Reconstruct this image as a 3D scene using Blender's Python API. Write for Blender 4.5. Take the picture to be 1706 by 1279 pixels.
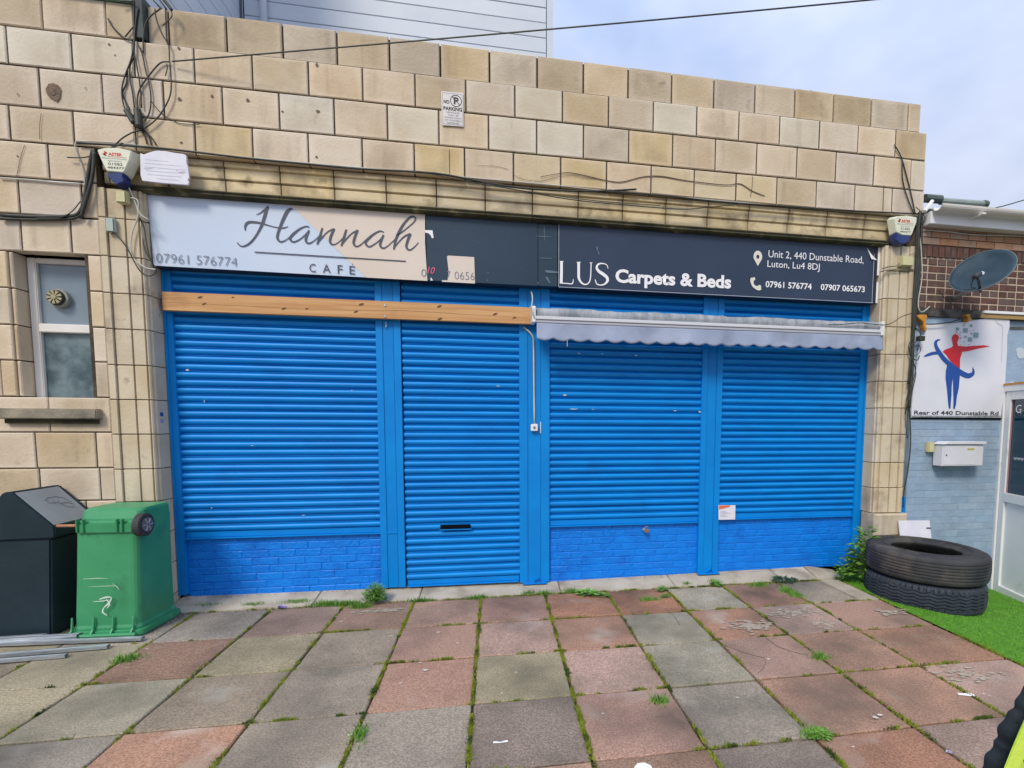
import bpy, bmesh, math, random
import numpy as np
from mathutils import Vector, Matrix
random.seed(7); RN = np.random.RandomState(5)
for o in list(bpy.data.objects): bpy.data.objects.remove(o)
SC = bpy.context.scene
COL = SC.collection
rad = math.radians
# ------------------------------------------------------------------ camera
cam = bpy.data.cameras.new('camera'); co = bpy.data.objects.new('camera', cam); COL.objects.link(co)
YAW, PITCH, ROLL = 0.16856, -0.07375, 0.00598
fw = Vector((math.sin(YAW)*math.cos(PITCH), math.cos(YAW)*math.cos(PITCH), math.sin(PITCH)))
r0 = Vector((math.cos(YAW), -math.sin(YAW), 0)); u0 = r0.cross(fw)
rt = math.cos(ROLL)*r0 + math.sin(ROLL)*u0; up = -math.sin(ROLL)*r0 + math.cos(ROLL)*u0
co.matrix_world = Matrix(((rt.x, up.x, -fw.x, 0), (rt.y, up.y, -fw.y, -4.9576), (rt.z, up.z, -fw.z, 1.6624), (0, 0, 0, 1)))
cam.sensor_width = 36; cam.lens = 17.737; cam.shift_x = -0.06714; cam.shift_y = 0.07241
cam.clip_start = 0.05; cam.clip_end = 2000
SC.camera = co
# ------------------------------------------------------------------ world, sun, exposure
SUN_EL, SUN_AZ = rad(44), rad(212)     # azimuth measured from +Y clockwise: high and behind the camera, a little to its left
w = bpy.data.worlds.new('World'); SC.world = w; w.use_nodes = True
N = w.node_tree.nodes; L = w.node_tree.links
for n in list(N): N.remove(n)
out = N.new('ShaderNodeOutputWorld'); bg = N.new('ShaderNodeBackground'); L.new(bg.outputs[0], out.inputs[0])
sky = N.new('ShaderNodeTexSky'); sky.sky_type = 'NISHITA'; sky.sun_disc = False
sky.sun_elevation = SUN_EL; sky.sun_rotation = SUN_AZ; sky.air_density = 1.0; sky.dust_density = 2.5; sky.ozone_density = 2.0
tc = N.new('ShaderNodeTexCoord')
mp = N.new('ShaderNodeMapping'); mp.inputs['Scale'].default_value = (1.0, 1.0, 1.8); mp.inputs['Location'].default_value = (1.6, 0.3, 0.0)
nz = N.new('ShaderNodeTexNoise'); nz.inputs['Scale'].default_value = 1.5; nz.inputs['Detail'].default_value = 5; nz.inputs['Roughness'].default_value = 0.5
cr = N.new('ShaderNodeValToRGB'); cr.color_ramp.elements[0].position = 0.36; cr.color_ramp.elements[1].position = 0.66
cr.color_ramp.elements[0].color = (4.0, 5.0, 7.4, 1); cr.color_ramp.elements[1].color = (8.9, 9.4, 11.0, 1)
mx = N.new('ShaderNodeMixRGB'); mx.inputs[0].default_value = 0.86
L.new(tc.outputs['Generated'], mp.inputs[0]); L.new(mp.outputs[0], nz.inputs['Vector']); L.new(nz.outputs[0], cr.inputs[0])
L.new(sky.outputs[0], mx.inputs[1]); L.new(cr.outputs[0], mx.inputs[2]); L.new(mx.outputs[0], bg.inputs[0])
# a cloudy sky is brighter overhead than towards the horizon
sz_ = N.new('ShaderNodeSeparateXYZ'); L.new(tc.outputs['Generated'], sz_.inputs[0]); zr = N.new('ShaderNodeMapRange'); L.new(sz_.outputs['Z'], zr.inputs[0])
zr.inputs[1].default_value = 0.10; zr.inputs[2].default_value = 0.85; zr.inputs[3].default_value = 0.62; zr.inputs[4].default_value = 1.5
sm_ = N.new('ShaderNodeVectorMath'); sm_.operation = 'SCALE'; L.new(mx.outputs[0], sm_.inputs[0]); L.new(zr.outputs[0], sm_.inputs['Scale']); L.new(sm_.outputs[0], bg.inputs[0])
bg.inputs[1].default_value = 0.069
sl = bpy.data.lights.new('sun', 'SUN'); so = bpy.data.objects.new('sun', sl); COL.objects.link(so)
sl.energy = 1.4; sl.angle = rad(15); sl.color = (1.0, 0.90, 0.74)
sd = Vector((math.sin(SUN_AZ)*math.cos(SUN_EL), math.cos(SUN_AZ)*math.cos(SUN_EL), math.sin(SUN_EL)))
so.rotation_euler = sd.to_track_quat('Z', 'Y').to_euler(); so.location = (0, -8, 12)
vs = SC.view_settings; vs.view_transform = 'Standard'; vs.look = 'None'; vs.exposure = 0.78; vs.gamma = 1; vs.use_curve_mapping = False

# ------------------------------------------------------------------ materials
def mat(name, c, c2=None, rough=0.7, scale=6.0, bump=0.0, bscale=60.0, metal=0.0, rnd=0.0, spots=None, spotscale=9.0, spot_amt=(0.62, 0.7), world=False, spec=0.5, detail=6.0, stretch=None, dirt=None, distort=0.0, edge=None, streak=None):
    m = bpy.data.materials.new(name); m.use_nodes = True
    nt = m.node_tree; N = nt.nodes; L = nt.links
    b = N['Principled BSDF']; b.inputs['Roughness'].default_value = rough; b.inputs['Metallic'].default_value = metal
    b.inputs['Specular IOR Level'].default_value = spec
    tc = N.new('ShaderNodeTexCoord'); geo = N.new('ShaderNodeNewGeometry'); oi = N.new('ShaderNodeObjectInfo')
    src = geo.outputs['Position'] if world else tc.outputs['Object']
    add = N.new('ShaderNodeVectorMath'); add.operation = 'MULTIPLY_ADD'
    cmb = N.new('ShaderNodeCombineXYZ')
    if not world:
        for i in range(3): L.new(oi.outputs['Random'], cmb.inputs[i])
    L.new(cmb.outputs[0], add.inputs[0]); add.inputs[1].default_value = (37, 53, 71); L.new(src, add.inputs[2])
    vec = add.outputs[0]
    if stretch:
        mpp = N.new('ShaderNodeMapping'); mpp.inputs['Scale'].default_value = stretch; L.new(vec, mpp.inputs[0]); vec2 = mpp.outputs[0]
    else: vec2 = vec
    col = None
    n1 = N.new('ShaderNodeTexNoise'); n1.inputs['Scale'].default_value = scale; n1.inputs['Detail'].default_value = detail; n1.inputs['Distortion'].default_value = distort
    L.new(vec2, n1.inputs['Vector'])
    mx = N.new('ShaderNodeMixRGB'); mx.inputs[1].default_value = (*c, 1); mx.inputs[2].default_value = (*(c2 or c), 1)
    rp = N.new('ShaderNodeMapRange'); rp.inputs[1].default_value = 0.35; rp.inputs[2].default_value = 0.65; L.new(n1.outputs[0], rp.inputs[0]); L.new(rp.outputs[0], mx.inputs[0])
    col = mx.outputs[0]
    if spots:
        n2 = N.new('ShaderNodeTexNoise'); n2.inputs['Scale'].default_value = spotscale; n2.inputs['Detail'].default_value = 4; L.new(vec2, n2.inputs['Vector'])
        r2 = N.new('ShaderNodeMapRange'); r2.inputs[1].default_value = spot_amt[0]; r2.inputs[2].default_value = spot_amt[1]; L.new(n2.outputs[0], r2.inputs[0])
        m2 = N.new('ShaderNodeMixRGB'); L.new(r2.outputs[0], m2.inputs[0]); L.new(col, m2.inputs[1]); m2.inputs[2].default_value = (*spots, 1); col = m2.outputs[0]
    if dirt:       # (colour, scale, lo, hi): large stains fixed to the place
        n3 = N.new('ShaderNodeTexNoise'); n3.inputs['Scale'].default_value = dirt[1]; n3.inputs['Detail'].default_value = 7; n3.inputs['Roughness'].default_value = .62
        L.new(geo.outputs['Position'], n3.inputs['Vector'])
        r3 = N.new('ShaderNodeMapRange'); r3.inputs[1].default_value = dirt[2]; r3.inputs[2].default_value = dirt[3]; L.new(n3.outputs[0], r3.inputs[0])
        m3 = N.new('ShaderNodeMixRGB'); L.new(r3.outputs[0], m3.inputs[0]); L.new(col, m3.inputs[1]); m3.inputs[2].default_value = (*dirt[0], 1); col = m3.outputs[0]
    if streak:     # rain run-off marks crossing the joints
        mps = N.new('ShaderNodeMapping'); mps.inputs['Scale'].default_value = (4.5, 4.5, .55); L.new(geo.outputs['Position'], mps.inputs[0])
        ns_ = N.new('ShaderNodeTexNoise'); ns_.inputs['Scale'].default_value = 1.0; ns_.inputs['Detail'].default_value = 6; ns_.inputs['Roughness'].default_value = .6; L.new(mps.outputs[0], ns_.inputs['Vector'])
        rs_ = N.new('ShaderNodeMapRange'); rs_.inputs[1].default_value = .53; rs_.inputs[2].default_value = .76; rs_.inputs[4].default_value = .8; L.new(ns_.outputs[0], rs_.inputs[0])
        ms2 = N.new('ShaderNodeMixRGB'); L.new(rs_.outputs[0], ms2.inputs[0]); L.new(col, ms2.inputs[1]); ms2.inputs[2].default_value = (*streak, 1); col = ms2.outputs[0]
    if edge:       # arrises of the blocks worn paler
        sp = N.new('ShaderNodeSeparateXYZ'); L.new(tc.outputs['Generated'], sp.inputs[0]); ds = []
        for ax, k in (('X', 2.0), ('Z', 2.0)):
            q = N.new('ShaderNodeMath'); q.operation = 'SUBTRACT'; L.new(sp.outputs[ax], q.inputs[0]); q.inputs[1].default_value = .5
            q2 = N.new('ShaderNodeMath'); q2.operation = 'ABSOLUTE'; L.new(q.outputs[0], q2.inputs[0]); q3 = N.new('ShaderNodeMath'); q3.operation = 'MULTIPLY'; L.new(q2.outputs[0], q3.inputs[0]); q3.inputs[1].default_value = k; ds.append(q3)
        mxx = N.new('ShaderNodeMath'); mxx.operation = 'MAXIMUM'; L.new(ds[0].outputs[0], mxx.inputs[0]); L.new(ds[1].outputs[0], mxx.inputs[1])
        ad = N.new('ShaderNodeMath'); ad.operation = 'MULTIPLY_ADD'; L.new(n1.outputs[0], ad.inputs[0]); ad.inputs[1].default_value = .5; L.new(mxx.outputs[0], ad.inputs[2])
        re_ = N.new('ShaderNodeMapRange'); re_.inputs[1].default_value = .95; re_.inputs[2].default_value = 1.32; re_.inputs[4].default_value = .75; L.new(ad.outputs[0], re_.inputs[0])
        me_ = N.new('ShaderNodeMixRGB'); L.new(re_.outputs[0], me_.inputs[0]); L.new(col, me_.inputs[1]); me_.inputs[2].default_value = (*edge, 1); col = me_.outputs[0]
    if rnd:
        hs = N.new('ShaderNodeHueSaturation'); mr = N.new('ShaderNodeMapRange'); mr.inputs[3].default_value = 1-rnd; mr.inputs[4].default_value = 1+rnd
        L.new(oi.outputs['Random'], mr.inputs[0]); L.new(mr.outputs[0], hs.inputs['Value']); L.new(col, hs.inputs['Color'])
        wn = N.new('ShaderNodeTexWhiteNoise'); wn.noise_dimensions = '1D'; L.new(oi.outputs['Random'], wn.inputs['W'])
        ms = N.new('ShaderNodeMapRange'); ms.inputs[3].default_value = 1-rnd*2.2; ms.inputs[4].default_value = 1+rnd*1.6
        L.new(wn.outputs[0], ms.inputs[0]); L.new(ms.outputs[0], hs.inputs['Saturation']); col = hs.outputs[0]
    L.new(col, b.inputs['Base Color'])
    if bump:
        nb = N.new('ShaderNodeTexNoise'); nb.inputs['Scale'].default_value = bscale; nb.inputs['Detail'].default_value = 6; L.new(vec2, nb.inputs['Vector'])
        bp = N.new('ShaderNodeBump'); bp.inputs['Strength'].default_value = bump; bp.inputs['Distance'].default_value = 0.01
        L.new(nb.outputs[0], bp.inputs['Height']); L.new(bp.outputs[0], b.inputs['Normal'])
    return m
STONE = [mat('stone_warm', (.52, .415, .27), (.60, .50, .355), .85, 3.2, .35, 45, rnd=.10, spots=(.30, .24, .17), spotscale=7, spot_amt=(.68, .82), dirt=((.36, .29, .20), 1.6, .54, .78), edge=(.68, .57, .43), streak=(.30, .235, .16)),
         mat('stone_pink', (.54, .435, .31), (.62, .525, .40), .85, 3.0, .35, 45, rnd=.10, spots=(.32, .25, .19), spotscale=7, spot_amt=(.69, .82), dirt=((.39, .31, .23), 1.6, .56, .8), edge=(.70, .60, .48), streak=(.30, .235, .16)),
         mat('stone_pale', (.55, .485, .37), (.63, .575, .455), .82, 3.0, .3, 45, rnd=.05, spots=(.34, .29, .21), spotscale=7, spot_amt=(.7, .84), dirt=((.42, .36, .27), 1.6, .58, .8), edge=(.70, .64, .53), streak=(.30, .235, .16)),
         mat('stone_ochre', (.52, .405, .225), (.60, .49, .30), .85, 3.2, .35, 45, rnd=.06, spots=(.30, .23, .14), spotscale=7, spot_amt=(.68, .82), dirt=((.36, .28, .17), 1.6, .55, .78), edge=(.68, .56, .40), streak=(.30, .235, .16))]
COPING = mat('stone_coping', (.46, .365, .235), (.54, .445, .31), .88, 3.0, .4, 45, rnd=.12, spots=(.26, .20, .13), spotscale=6, spot_amt=(.64, .8), dirt=((.34, .265, .175), 1.8, .52, .76), edge=(.60, .50, .37), streak=(.30, .235, .16))
PIER = mat('stone_pier', (.54, .45, .30), (.62, .54, .40), .8, 4.0, .25, 50, rnd=.07, spots=(.24, .18, .12), spotscale=8, spot_amt=(.68, .8), dirt=((.28, .22, .15), 2.1, .56, .72), streak=(.28, .22, .15))
BAND = mat('stone_lintel', (.66, .545, .33), (.72, .61, .41), .85, 4.0, .35, 45, rnd=.09, spots=(.17, .12, .075), spotscale=6, spot_amt=(.58, .76), dirt=((.30, .24, .16), 2.4, .55, .75), edge=(.30, .235, .14))
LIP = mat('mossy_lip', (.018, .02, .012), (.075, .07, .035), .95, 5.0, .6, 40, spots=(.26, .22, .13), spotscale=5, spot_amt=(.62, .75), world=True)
MORTAR = mat('mortar_dark', (.045, .036, .025), (.10, .08, .055), .95, 8, .5, 60, world=True)
REVEAL = mat('stone_dark_grey', (.24, .225, .19), (.36, .34, .28), .9, 4, .4, 40, rnd=.06)  # darker, greyer stone colour for the return strip of the right pier
BLUE = mat('blue_gloss_paint', (.0, .205, .62), (.0, .24, .68), .42, 3, .05, 25, dirt=((.003, .16, .50), 2.0, .58, .85), spec=.28)
BLUE_S = mat('blue_slat_paint', (.0, .205, .62), (.0, .245, .69), .42, 2.5, .05, 30, dirt=((.003, .15, .48), 2.2, .58, .85), spec=.3, spots=(.03, .22, .6), spotscale=14, spot_amt=(.73, .78))
BLUE_B = mat('blue_masonry_paint', (.0, .17, .68), (.0, .215, .78), .45, 5, .9, 38, dirt=((.004, .09, .48), 2.5, .57, .82), spec=.4)
DARK = mat('dark_void', (.012, .013, .016), None, .9)
TEAL = mat('sign_dark_teal', (.008, .028, .055), (.014, .042, .078), .4, 1.5, world=True, spots=(.05, .09, .13), spotscale=22, spot_amt=(.72, .76))
NAVY = mat('sign_dark_navy', (.014, .032, .068), (.026, .042, .085), .42, 1.2, world=True)
NAVY_EDGE = mat('sign_edge_dark', (.015, .02, .035), None, .45)
WHITEV = mat('white_vinyl', (.52, .62, .78), (.57, .66, .80), .4, 2, world=True)
CREAM = mat('cream_vinyl', (.66, .57, .48), (.69, .61, .53), .42, 2, world=True)
PRINT_W = mat('white_print', (.82, .83, .86), None, .45)
PRINT_G = mat('grey_print', (.055, .065, .10), None, .5)
PRINT_G2 = mat('grey_light_print', (.18, .20, .26), None, .5)
PRINT_K = mat('black_print', (.02, .02, .025), None, .5)
PINK = mat('pink_print', (.75, .12, .25), None, .5)
RED = mat('red_print', (.62, .012, .02), None, .45)
BLUEP = mat('blue_print', (.01, .07, .33), None, .45)
TEALP = mat('greygreen_print', (.22, .33, .36), None, .45)
PVC = mat('white_upvc', (.80, .81, .83), (.76, .78, .80), .35, 3, dirt=((.5, .5, .5), 2.5, .6, .8))
PVC_OLD = mat('aged_upvc', (.72, .69, .64), (.78, .76, .72), .45, 4, dirt=((.32, .29, .25), 3.5, .58, .75))
METAL = mat('galvanised_steel', (.42, .47, .52), (.58, .62, .66), .38, 9, .1, 60, metal=.75)
ALU = mat('brushed_grey', (.4, .42, .45), None, .4, metal=.5)
WOOD = mat('pine_timber', (.50, .255, .095), (.62, .36, .16), .6, 5.0, .15, 40, stretch=(.35, 6, 9), detail=3, dirt=((.40, .19, .07), 2.6, .58, .75), distort=.6)
KNOT = mat('pine_knot', (.13, .05, .02), None, .6)
FABRIC = mat('awning_fabric', (.27, .33, .46), (.35, .40, .54), .8, 3, .3, 90, dirt=((.20, .25, .35), 2.6, .5, .75))
ROLLF = mat('awning_roll_fabric', (.20, .23, .26), (.36, .39, .42), .75, 6, .5, 25, stretch=(3, 1, 1), dirt=((.22, .23, .26), 3.5, .52, .7))
CABLE = mat('black_cable', (.018, .022, .02), (.04, .045, .035), .55, 12)
CABLEW = mat('white_cable', (.55, .55, .50), (.42, .42, .37), .5, 9)
CABLEG = mat('grimy_grey_cable', (.16, .15, .12), (.26, .24, .19), .6, 9)
JBOX = mat('yellowed_box', (.62, .60, .36), (.55, .52, .28), .5, 9)
ALARMW = mat('alarm_cream', (.74, .76, .62), (.68, .70, .55), .4, 6)
ALARMB = mat('alarm_blue', (.012, .03, .14), (.02, .045, .18), .3, 6)
PAPER = mat('white_card', (.74, .75, .82), (.66, .67, .76), .6, 8)
GREEN = mat('green_bin_plastic', (.035, .25, .105), (.05, .30, .13), .42, 3, .08, 30, spots=(.16, .40, .24), spotscale=5, spot_amt=(.66, .8), dirt=((.03, .16, .08), 3.0, .56, .75))
BLACKP = mat('slate_plastic', (.008, .022, .032), (.014, .03, .042), .55, 4, .12, 60, dirt=((.03, .045, .055), 3, .6, .8), spec=.3)
GREYP = mat('grey_hood_plastic', (.22, .25, .27), (.28, .31, .33), .42, 4, .08, 60)
RUBBER = mat('tyre_rubber', (.020, .022, .026), (.040, .041, .043), .75, 6, .3, 60, dirt=((.11, .095, .078), 3.2, .48, .70))
RUBBER2 = mat('tyre_rubber_blue', (.020, .028, .040), (.034, .046, .062), .72, 6, .3, 60, dirt=((.06, .065, .07), 4, .58, .78))
TURF = mat('artificial_grass', (.06, .19, .012), (.09, .26, .02), .75, 9, .6, 90, world=True)
TURFB = mat('grass_blade_green', (.10, .30, .015), (.16, .40, .03), .6, 14, world=True)
MOSS = mat('moss', (.15, .20, .012), (.27, .31, .03), .9, 14, world=True, spots=(.05, .09, .012), spotscale=6, spot_amt=(.5, .62))
WEED = mat('weed_leaf', (.09, .23, .025), (.16, .34, .05), .6, 14, world=True)
WEEDD = mat('dark_weed_leaf', (.035, .085, .045), (.06, .12, .07), .65, 14, world=True)
BRICKP = mat('bluegrey_paint', (.26, .36, .49), (.31, .42, .55), .6, 6, .6, 30, rnd=.04, dirt=((.20, .27, .34), 2.4, .55, .8))
BRICKD = mat('brown_brick', (.085, .048, .042), (.13, .074, .06), .9, 12, .5, 60, rnd=.16, dirt=((.24, .16, .13), 1.3, .6, .8))
BRICKO = mat('orange_brick', (.30, .17, .105), (.37, .22, .15), .9, 8, .5, 60, rnd=.12)
BMORT = mat('brick_mortar', (.56, .45, .35), (.47, .37, .28), .95, 10, .4, 60, world=True)
SOOT = mat('sooty_concrete', (.03, .033, .03), (.16, .15, .14), .95, 3.5, .4, 30, world=True, dirt=((.02, .02, .02), 2.2, .5, .62))
CONC = mat('concrete_kerb', (.40, .35, .265), (.50, .45, .36), .9, 5, .4, 120, spots=(.28, .24, .185), spotscale=3.5, spot_amt=(.52, .72), rnd=.05)
FOAM = mat('orange_foam', (.62, .30, .04), (.5, .22, .03), .8, 20, .6, 40)
CLAD = mat('grey_cladding', (.58, .64, .72), (.63, .69, .76), .5, 2, rnd=.03)
CLADG = mat('cladding_groove', (.10, .12, .15), None, .8)
ROOFP = mat('dark_green_pipe', (.05, .08, .07), (.09, .12, .11), .6, 6)
ROOFG = mat('green_grey_tube', (.22, .28, .26), (.30, .36, .33), .5, 6)
DISH = mat('slate_dish', (.022, .045, .07), (.034, .065, .092), .5, 5, dirt=((.06, .09, .115), 3.5, .5, .8), spec=.2)
HIVIS = mat('hivis_fabric', (.52, .72, .045), (.60, .80, .10), .8, 8, .3, 60)
JACKET = mat('black_ribbed_fabric', (.006, .011, .017), (.012, .02, .028), .85, 20, .4, 80)
GRIME = mat('white_scuff', (.55, .62, .58), (.7, .75, .7), .7, 30)
def glass(name, c, c2, rough, scale):
    m = mat(name, c, c2, rough, scale, .15, 9, world=True, spec=.8); return m
PANE1 = glass('frosted_pane_upper', (.16, .22, .27), (.20, .26, .31), .25, 3)
PANE2 = glass('frosted_pane_lower', (.045, .085, .10), (.16, .23, .25), .3, 9)
DOORG = mat('dark_tinted_glass', (.004, .028, .055), (.006, .04, .075), .08, 2, spec=.9)
CORNERG = mat('green_flashing', (.16, .33, .27), (.24, .42, .36), .5, 6)

# ------------------------------------------------------------------ helpers
def tag(o, label=None, cat=None, group=None, kind=None):
    if label: o['label'] = label
    if cat: o['category'] = cat
    if group: o['group'] = group
    if kind: o['kind'] = kind
    return o
def link(o, parent=None):
    COL.objects.link(o)
    if parent is not None: o.parent = parent
    return o
def mesh(name, V, F, m, parent=None, smooth=False, loc=None):
    me = bpy.data.meshes.new(name); me.from_pydata([tuple(v) for v in V], [], [tuple(f) for f in F]); me.materials.append(m)
    if smooth: me.polygons.foreach_set('use_smooth', [True]*len(me.polygons))
    me.update(); o = bpy.data.objects.new(name, me)
    if loc: o.location = loc
    return link(o, parent)
def inst(name, me, parent=None, loc=(0, 0, 0), rot=(0, 0, 0), sc=(1, 1, 1)):
    o = bpy.data.objects.new(name, me); o.location = loc; o.rotation_euler = rot; o.scale = sc; return link(o, parent)
def thing(name, label, cat, loc=(0, 0, 0), group=None, kind=None):
    o = bpy.data.objects.new(name, None); o.empty_display_size = .1; o.location = loc; COL.objects.link(o)
    return tag(o, label, cat, group, kind)
class MB:
    def __init__(s): s.v = []; s.f = []
    def add(s, V, F):
        k = len(s.v); s.v += [tuple(v) for v in V]; s.f += [tuple(i+k for i in f) for f in F]; return s
    def box(s, x0, x1, y0, y1, z0, z1):
        V = [(x, y, z) for x in (x0, x1) for y in (y0, y1) for z in (z0, z1)]
        return s.add(V, [(0, 1, 3, 2), (4, 6, 7, 5), (0, 4, 5, 1), (2, 3, 7, 6), (0, 2, 6, 4), (1, 5, 7, 3)])
    def tube(s, P, r, n=6, cap=True, radii=None):
        P = [Vector(p) for p in P]; k0 = len(s.v); prev = None
        for i, p in enumerate(P):
            a = P[max(i-1, 0)]; b = P[min(i+1, len(P)-1)]; t = (b-a)
            t = t.normalized() if t.length > 1e-9 else Vector((0, 0, 1))
            if prev is None:
                u = t.cross(Vector((0, 1, 0)) if abs(t.y) < .9 else Vector((1, 0, 0))).normalized()
            else:
                u = (prev - t*prev.dot(t)).normalized()
            prev = u; v = t.cross(u); rr = radii[i] if radii else r
            for j in range(n):
                an = 2*math.pi*j/n; q = p+u*math.cos(an)*rr+v*math.sin(an)*rr; s.v.append(tuple(q))
        for i in range(len(P)-1):
            for j in range(n):
                a = k0+i*n+j; b = k0+i*n+(j+1) % n; s.f.append((a, b, b+n, a+n))
        if cap:
            s.f.append(tuple(k0+j for j in range(n))[::-1]); s.f.append(tuple(k0+(len(P)-1)*n+j for j in range(n)))
        return s
    def prism(s, poly, y0, y1):           # poly = (x, z) outline, front face at y0
        n = len(poly); V = [(x, y0, z) for x, z in poly]+[(x, y1, z) for x, z in poly]
        F = [tuple(range(n)), tuple(range(2*n-1, n-1, -1))]+[(i, i+n, (i+1) % n+n, (i+1) % n) for i in range(n)]
        return s.add(V, F)
    def build(s, name, m, parent=None, smooth=False, bevel=0, loc=None):
        o = mesh(name, s.v, s.f, m, parent, False, loc); me = o.data
        bm = bmesh.new(); bm.from_mesh(me); bmesh.ops.recalc_face_normals(bm, faces=bm.faces)
        if bevel: bmesh.ops.bevel(bm, geom=list(bm.edges), offset=bevel, segments=2, affect='EDGES', clamp_overlap=True)
        bm.to_mesh(me); bm.free()
        if smooth: me.polygons.foreach_set('use_smooth', [True]*len(me.polygons)); 
        return o
def chamf(name, w, h, d, b, seed=0, jag=0.0):
    """block seen from -Y: front face inset by a chamfer, origin at its front centre"""
    R = random.Random(seed); j = lambda: R.uniform(-jag, jag)
    x, z = w/2, h/2
    fr = [(-x+b+j(), 0, -z+b+j()), (x-b+j(), 0, -z+b+j()), (x-b+j(), 0, z-b+j()), (-x+b+j(), 0, z-b+j())]
    md = [(-x, b, -z), (x, b, -z), (x, b, z), (-x, b, z)]; bk = [(-x, d, -z), (x, d, -z), (x, d, z), (-x, d, z)]
    V = fr+md+bk; F = [(0, 1, 2, 3)]
    for i in range(4):
        k = (i+1) % 4; F += [(i, i+4, k+4, k), (i+4, i+8, k+8, k+4)]
    me = bpy.data.meshes.new(name); me.from_pydata(V, [], F)
    bm = bmesh.new(); bm.from_mesh(me); bmesh.ops.recalc_face_normals(bm, faces=bm.faces); bm.to_mesh(me); bm.free()
    return me
_cache = {}
def block(name, x0, x1, z0, z1, y, m, parent, d=.10, b=.006, gap=.005, jy=.0025, tilt=.004, jag=.0015):
    w_, h_ = round(x1-x0-2*gap, 3), round(z1-z0-2*gap, 3)
    if w_ < .012 or h_ < .012: return None
    k = (name, w_, h_, d, b, m.name, random.randint(0, 2))
    if k not in _cache:
        me = chamf(name, w_, h_, d, b, random.random(), jag); me.materials.append(m); _cache[k] = me
    return inst(name, _cache[k], parent, ((x0+x1)/2, y+random.uniform(-jy, jy), (z0+z1)/2), (random.uniform(-tilt, tilt), 0, random.uniform(-tilt, tilt)))
def smooth_path(P, n=6):
    P = [Vector(p) for p in P]; out = []
    for i in range(len(P)-1):
        a = P[max(i-1, 0)]; b = P[i]; c = P[i+1]; d = P[min(i+2, len(P)-1)]
        for k in range(n):
            t = k/n; out.append(.5*((2*b)+(-a+c)*t+(2*a-5*b+4*c-d)*t*t+(-a+3*b-3*c+d)*t**3))
    out.append(P[-1]); return out
_yo = [0]
def ribbon(mb, pts, y, n=6, scale=1.0):
    """pen stroke of varying width lying on the plane Y=y; pts = (x, z, width)"""
    _yo[0] += 1; yy = y-.00012*(_yo[0] % 30)
    P = smooth_path([(a[0], a[1], a[2]*scale) for a in pts], n)
    V = []; 
    for i, p in enumerate(P):
        a = P[max(i-1, 0)]; b = P[min(i+1, len(P)-1)]; dx, dz = b.x-a.x, b.y-a.y; l = math.hypot(dx, dz) or 1
        h = max(p.z, .0005)/2; V += [(p.x-dz/l*h, yy, p.y+dx/l*h), (p.x+dz/l*h, yy, p.y-dx/l*h)]
    F = [(2*i, 2*i+1, 2*i+3, 2*i+2) for i in range(len(P)-1)]
    mb.add(V, F)
def poly(mb, pts, y): 
    _yo[0] += 1; yy = y-.00012*(_yo[0] % 30)
    mb.add([(x, yy, z) for x, z in pts], [tuple(range(len(pts)))])
_caph = {}
def lettering(name, s, left, right_x, cap, m, parent, bold=0.0, shear=0.0, depth=.0008, xf=None, spacing=1.0, byheight=False, bottom=None):
    """text whose baseline starts at left=(x, y, z), ends at x=right_x, capitals 'cap' tall"""
    cu = bpy.data.curves.new(name, 'FONT'); cu.body = s; cu.size = 1; cu.offset = bold; cu.extrude = 0; cu.shear = shear; cu.space_character = spacing; cu.resolution_u = 3
    o = bpy.data.objects.new(name, cu); COL.objects.link(o)
    cu2 = bpy.data.curves.new('t', 'FONT'); cu2.body = 'H'; cu2.size = 1; cu2.offset = bold; o2 = bpy.data.objects.new('t', cu2); COL.objects.link(o2)
    bpy.context.view_layer.update(); dg = bpy.context.evaluated_depsgraph_get()
    me = bpy.data.meshes.new_from_object(o.evaluated_get(dg)); mh = bpy.data.meshes.new_from_object(o2.evaluated_get(dg))
    hz = [v.co.y for v in mh.vertices]; H = max(hz)-min(hz); base = min(hz)
    bpy.data.objects.remove(o); bpy.data.objects.remove(o2)
    xs = [v.co.x for v in me.vertices]; sx = (right_x-left[0])/(max(xs)-min(xs)); sz = cap/H; mn = min(xs)
    for v in me.vertices: v.co = Vector(((v.co.x-mn)*sx, 0, (v.co.y-base)*sz))
    me.materials.clear(); me.materials.append(m)
    ob = bpy.data.objects.new(name, me); ob.location = left
    if xf is not None: ob.matrix_world = xf @ Matrix.Translation(left); ob.location = ob.matrix_world.to_translation()
    return link(ob, parent)

W = -.20                                   # face of the stone wall; the shutters' guide posts face Y = 0
def ground_z(x, y):
    return -.125*min(max(x-3.75, 0), 2.6)
# ================================================================== GROUND
gx = [-60, -12, 3.52, 3.75, 6.35, 12, 60]; gy = [-60, -6, -1, .6, 60]
V = [(x, y, -.045+ground_z(x, y)) for x in gx for y in gy]; F = []
for i in range(len(gx)-1):
    for j in range(len(gy)-1): a = i*len(gy)+j; F.append((a, a+len(gy), a+len(gy)+1, a+1))
g = mesh('ground', V, F, mat('sandy_earth', (.07, .06, .04), (.13, .11, .075), .95, 12, .6, 50, world=True)); tag(g, 'dark sandy earth below the paving slabs', kind='structure')
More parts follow.
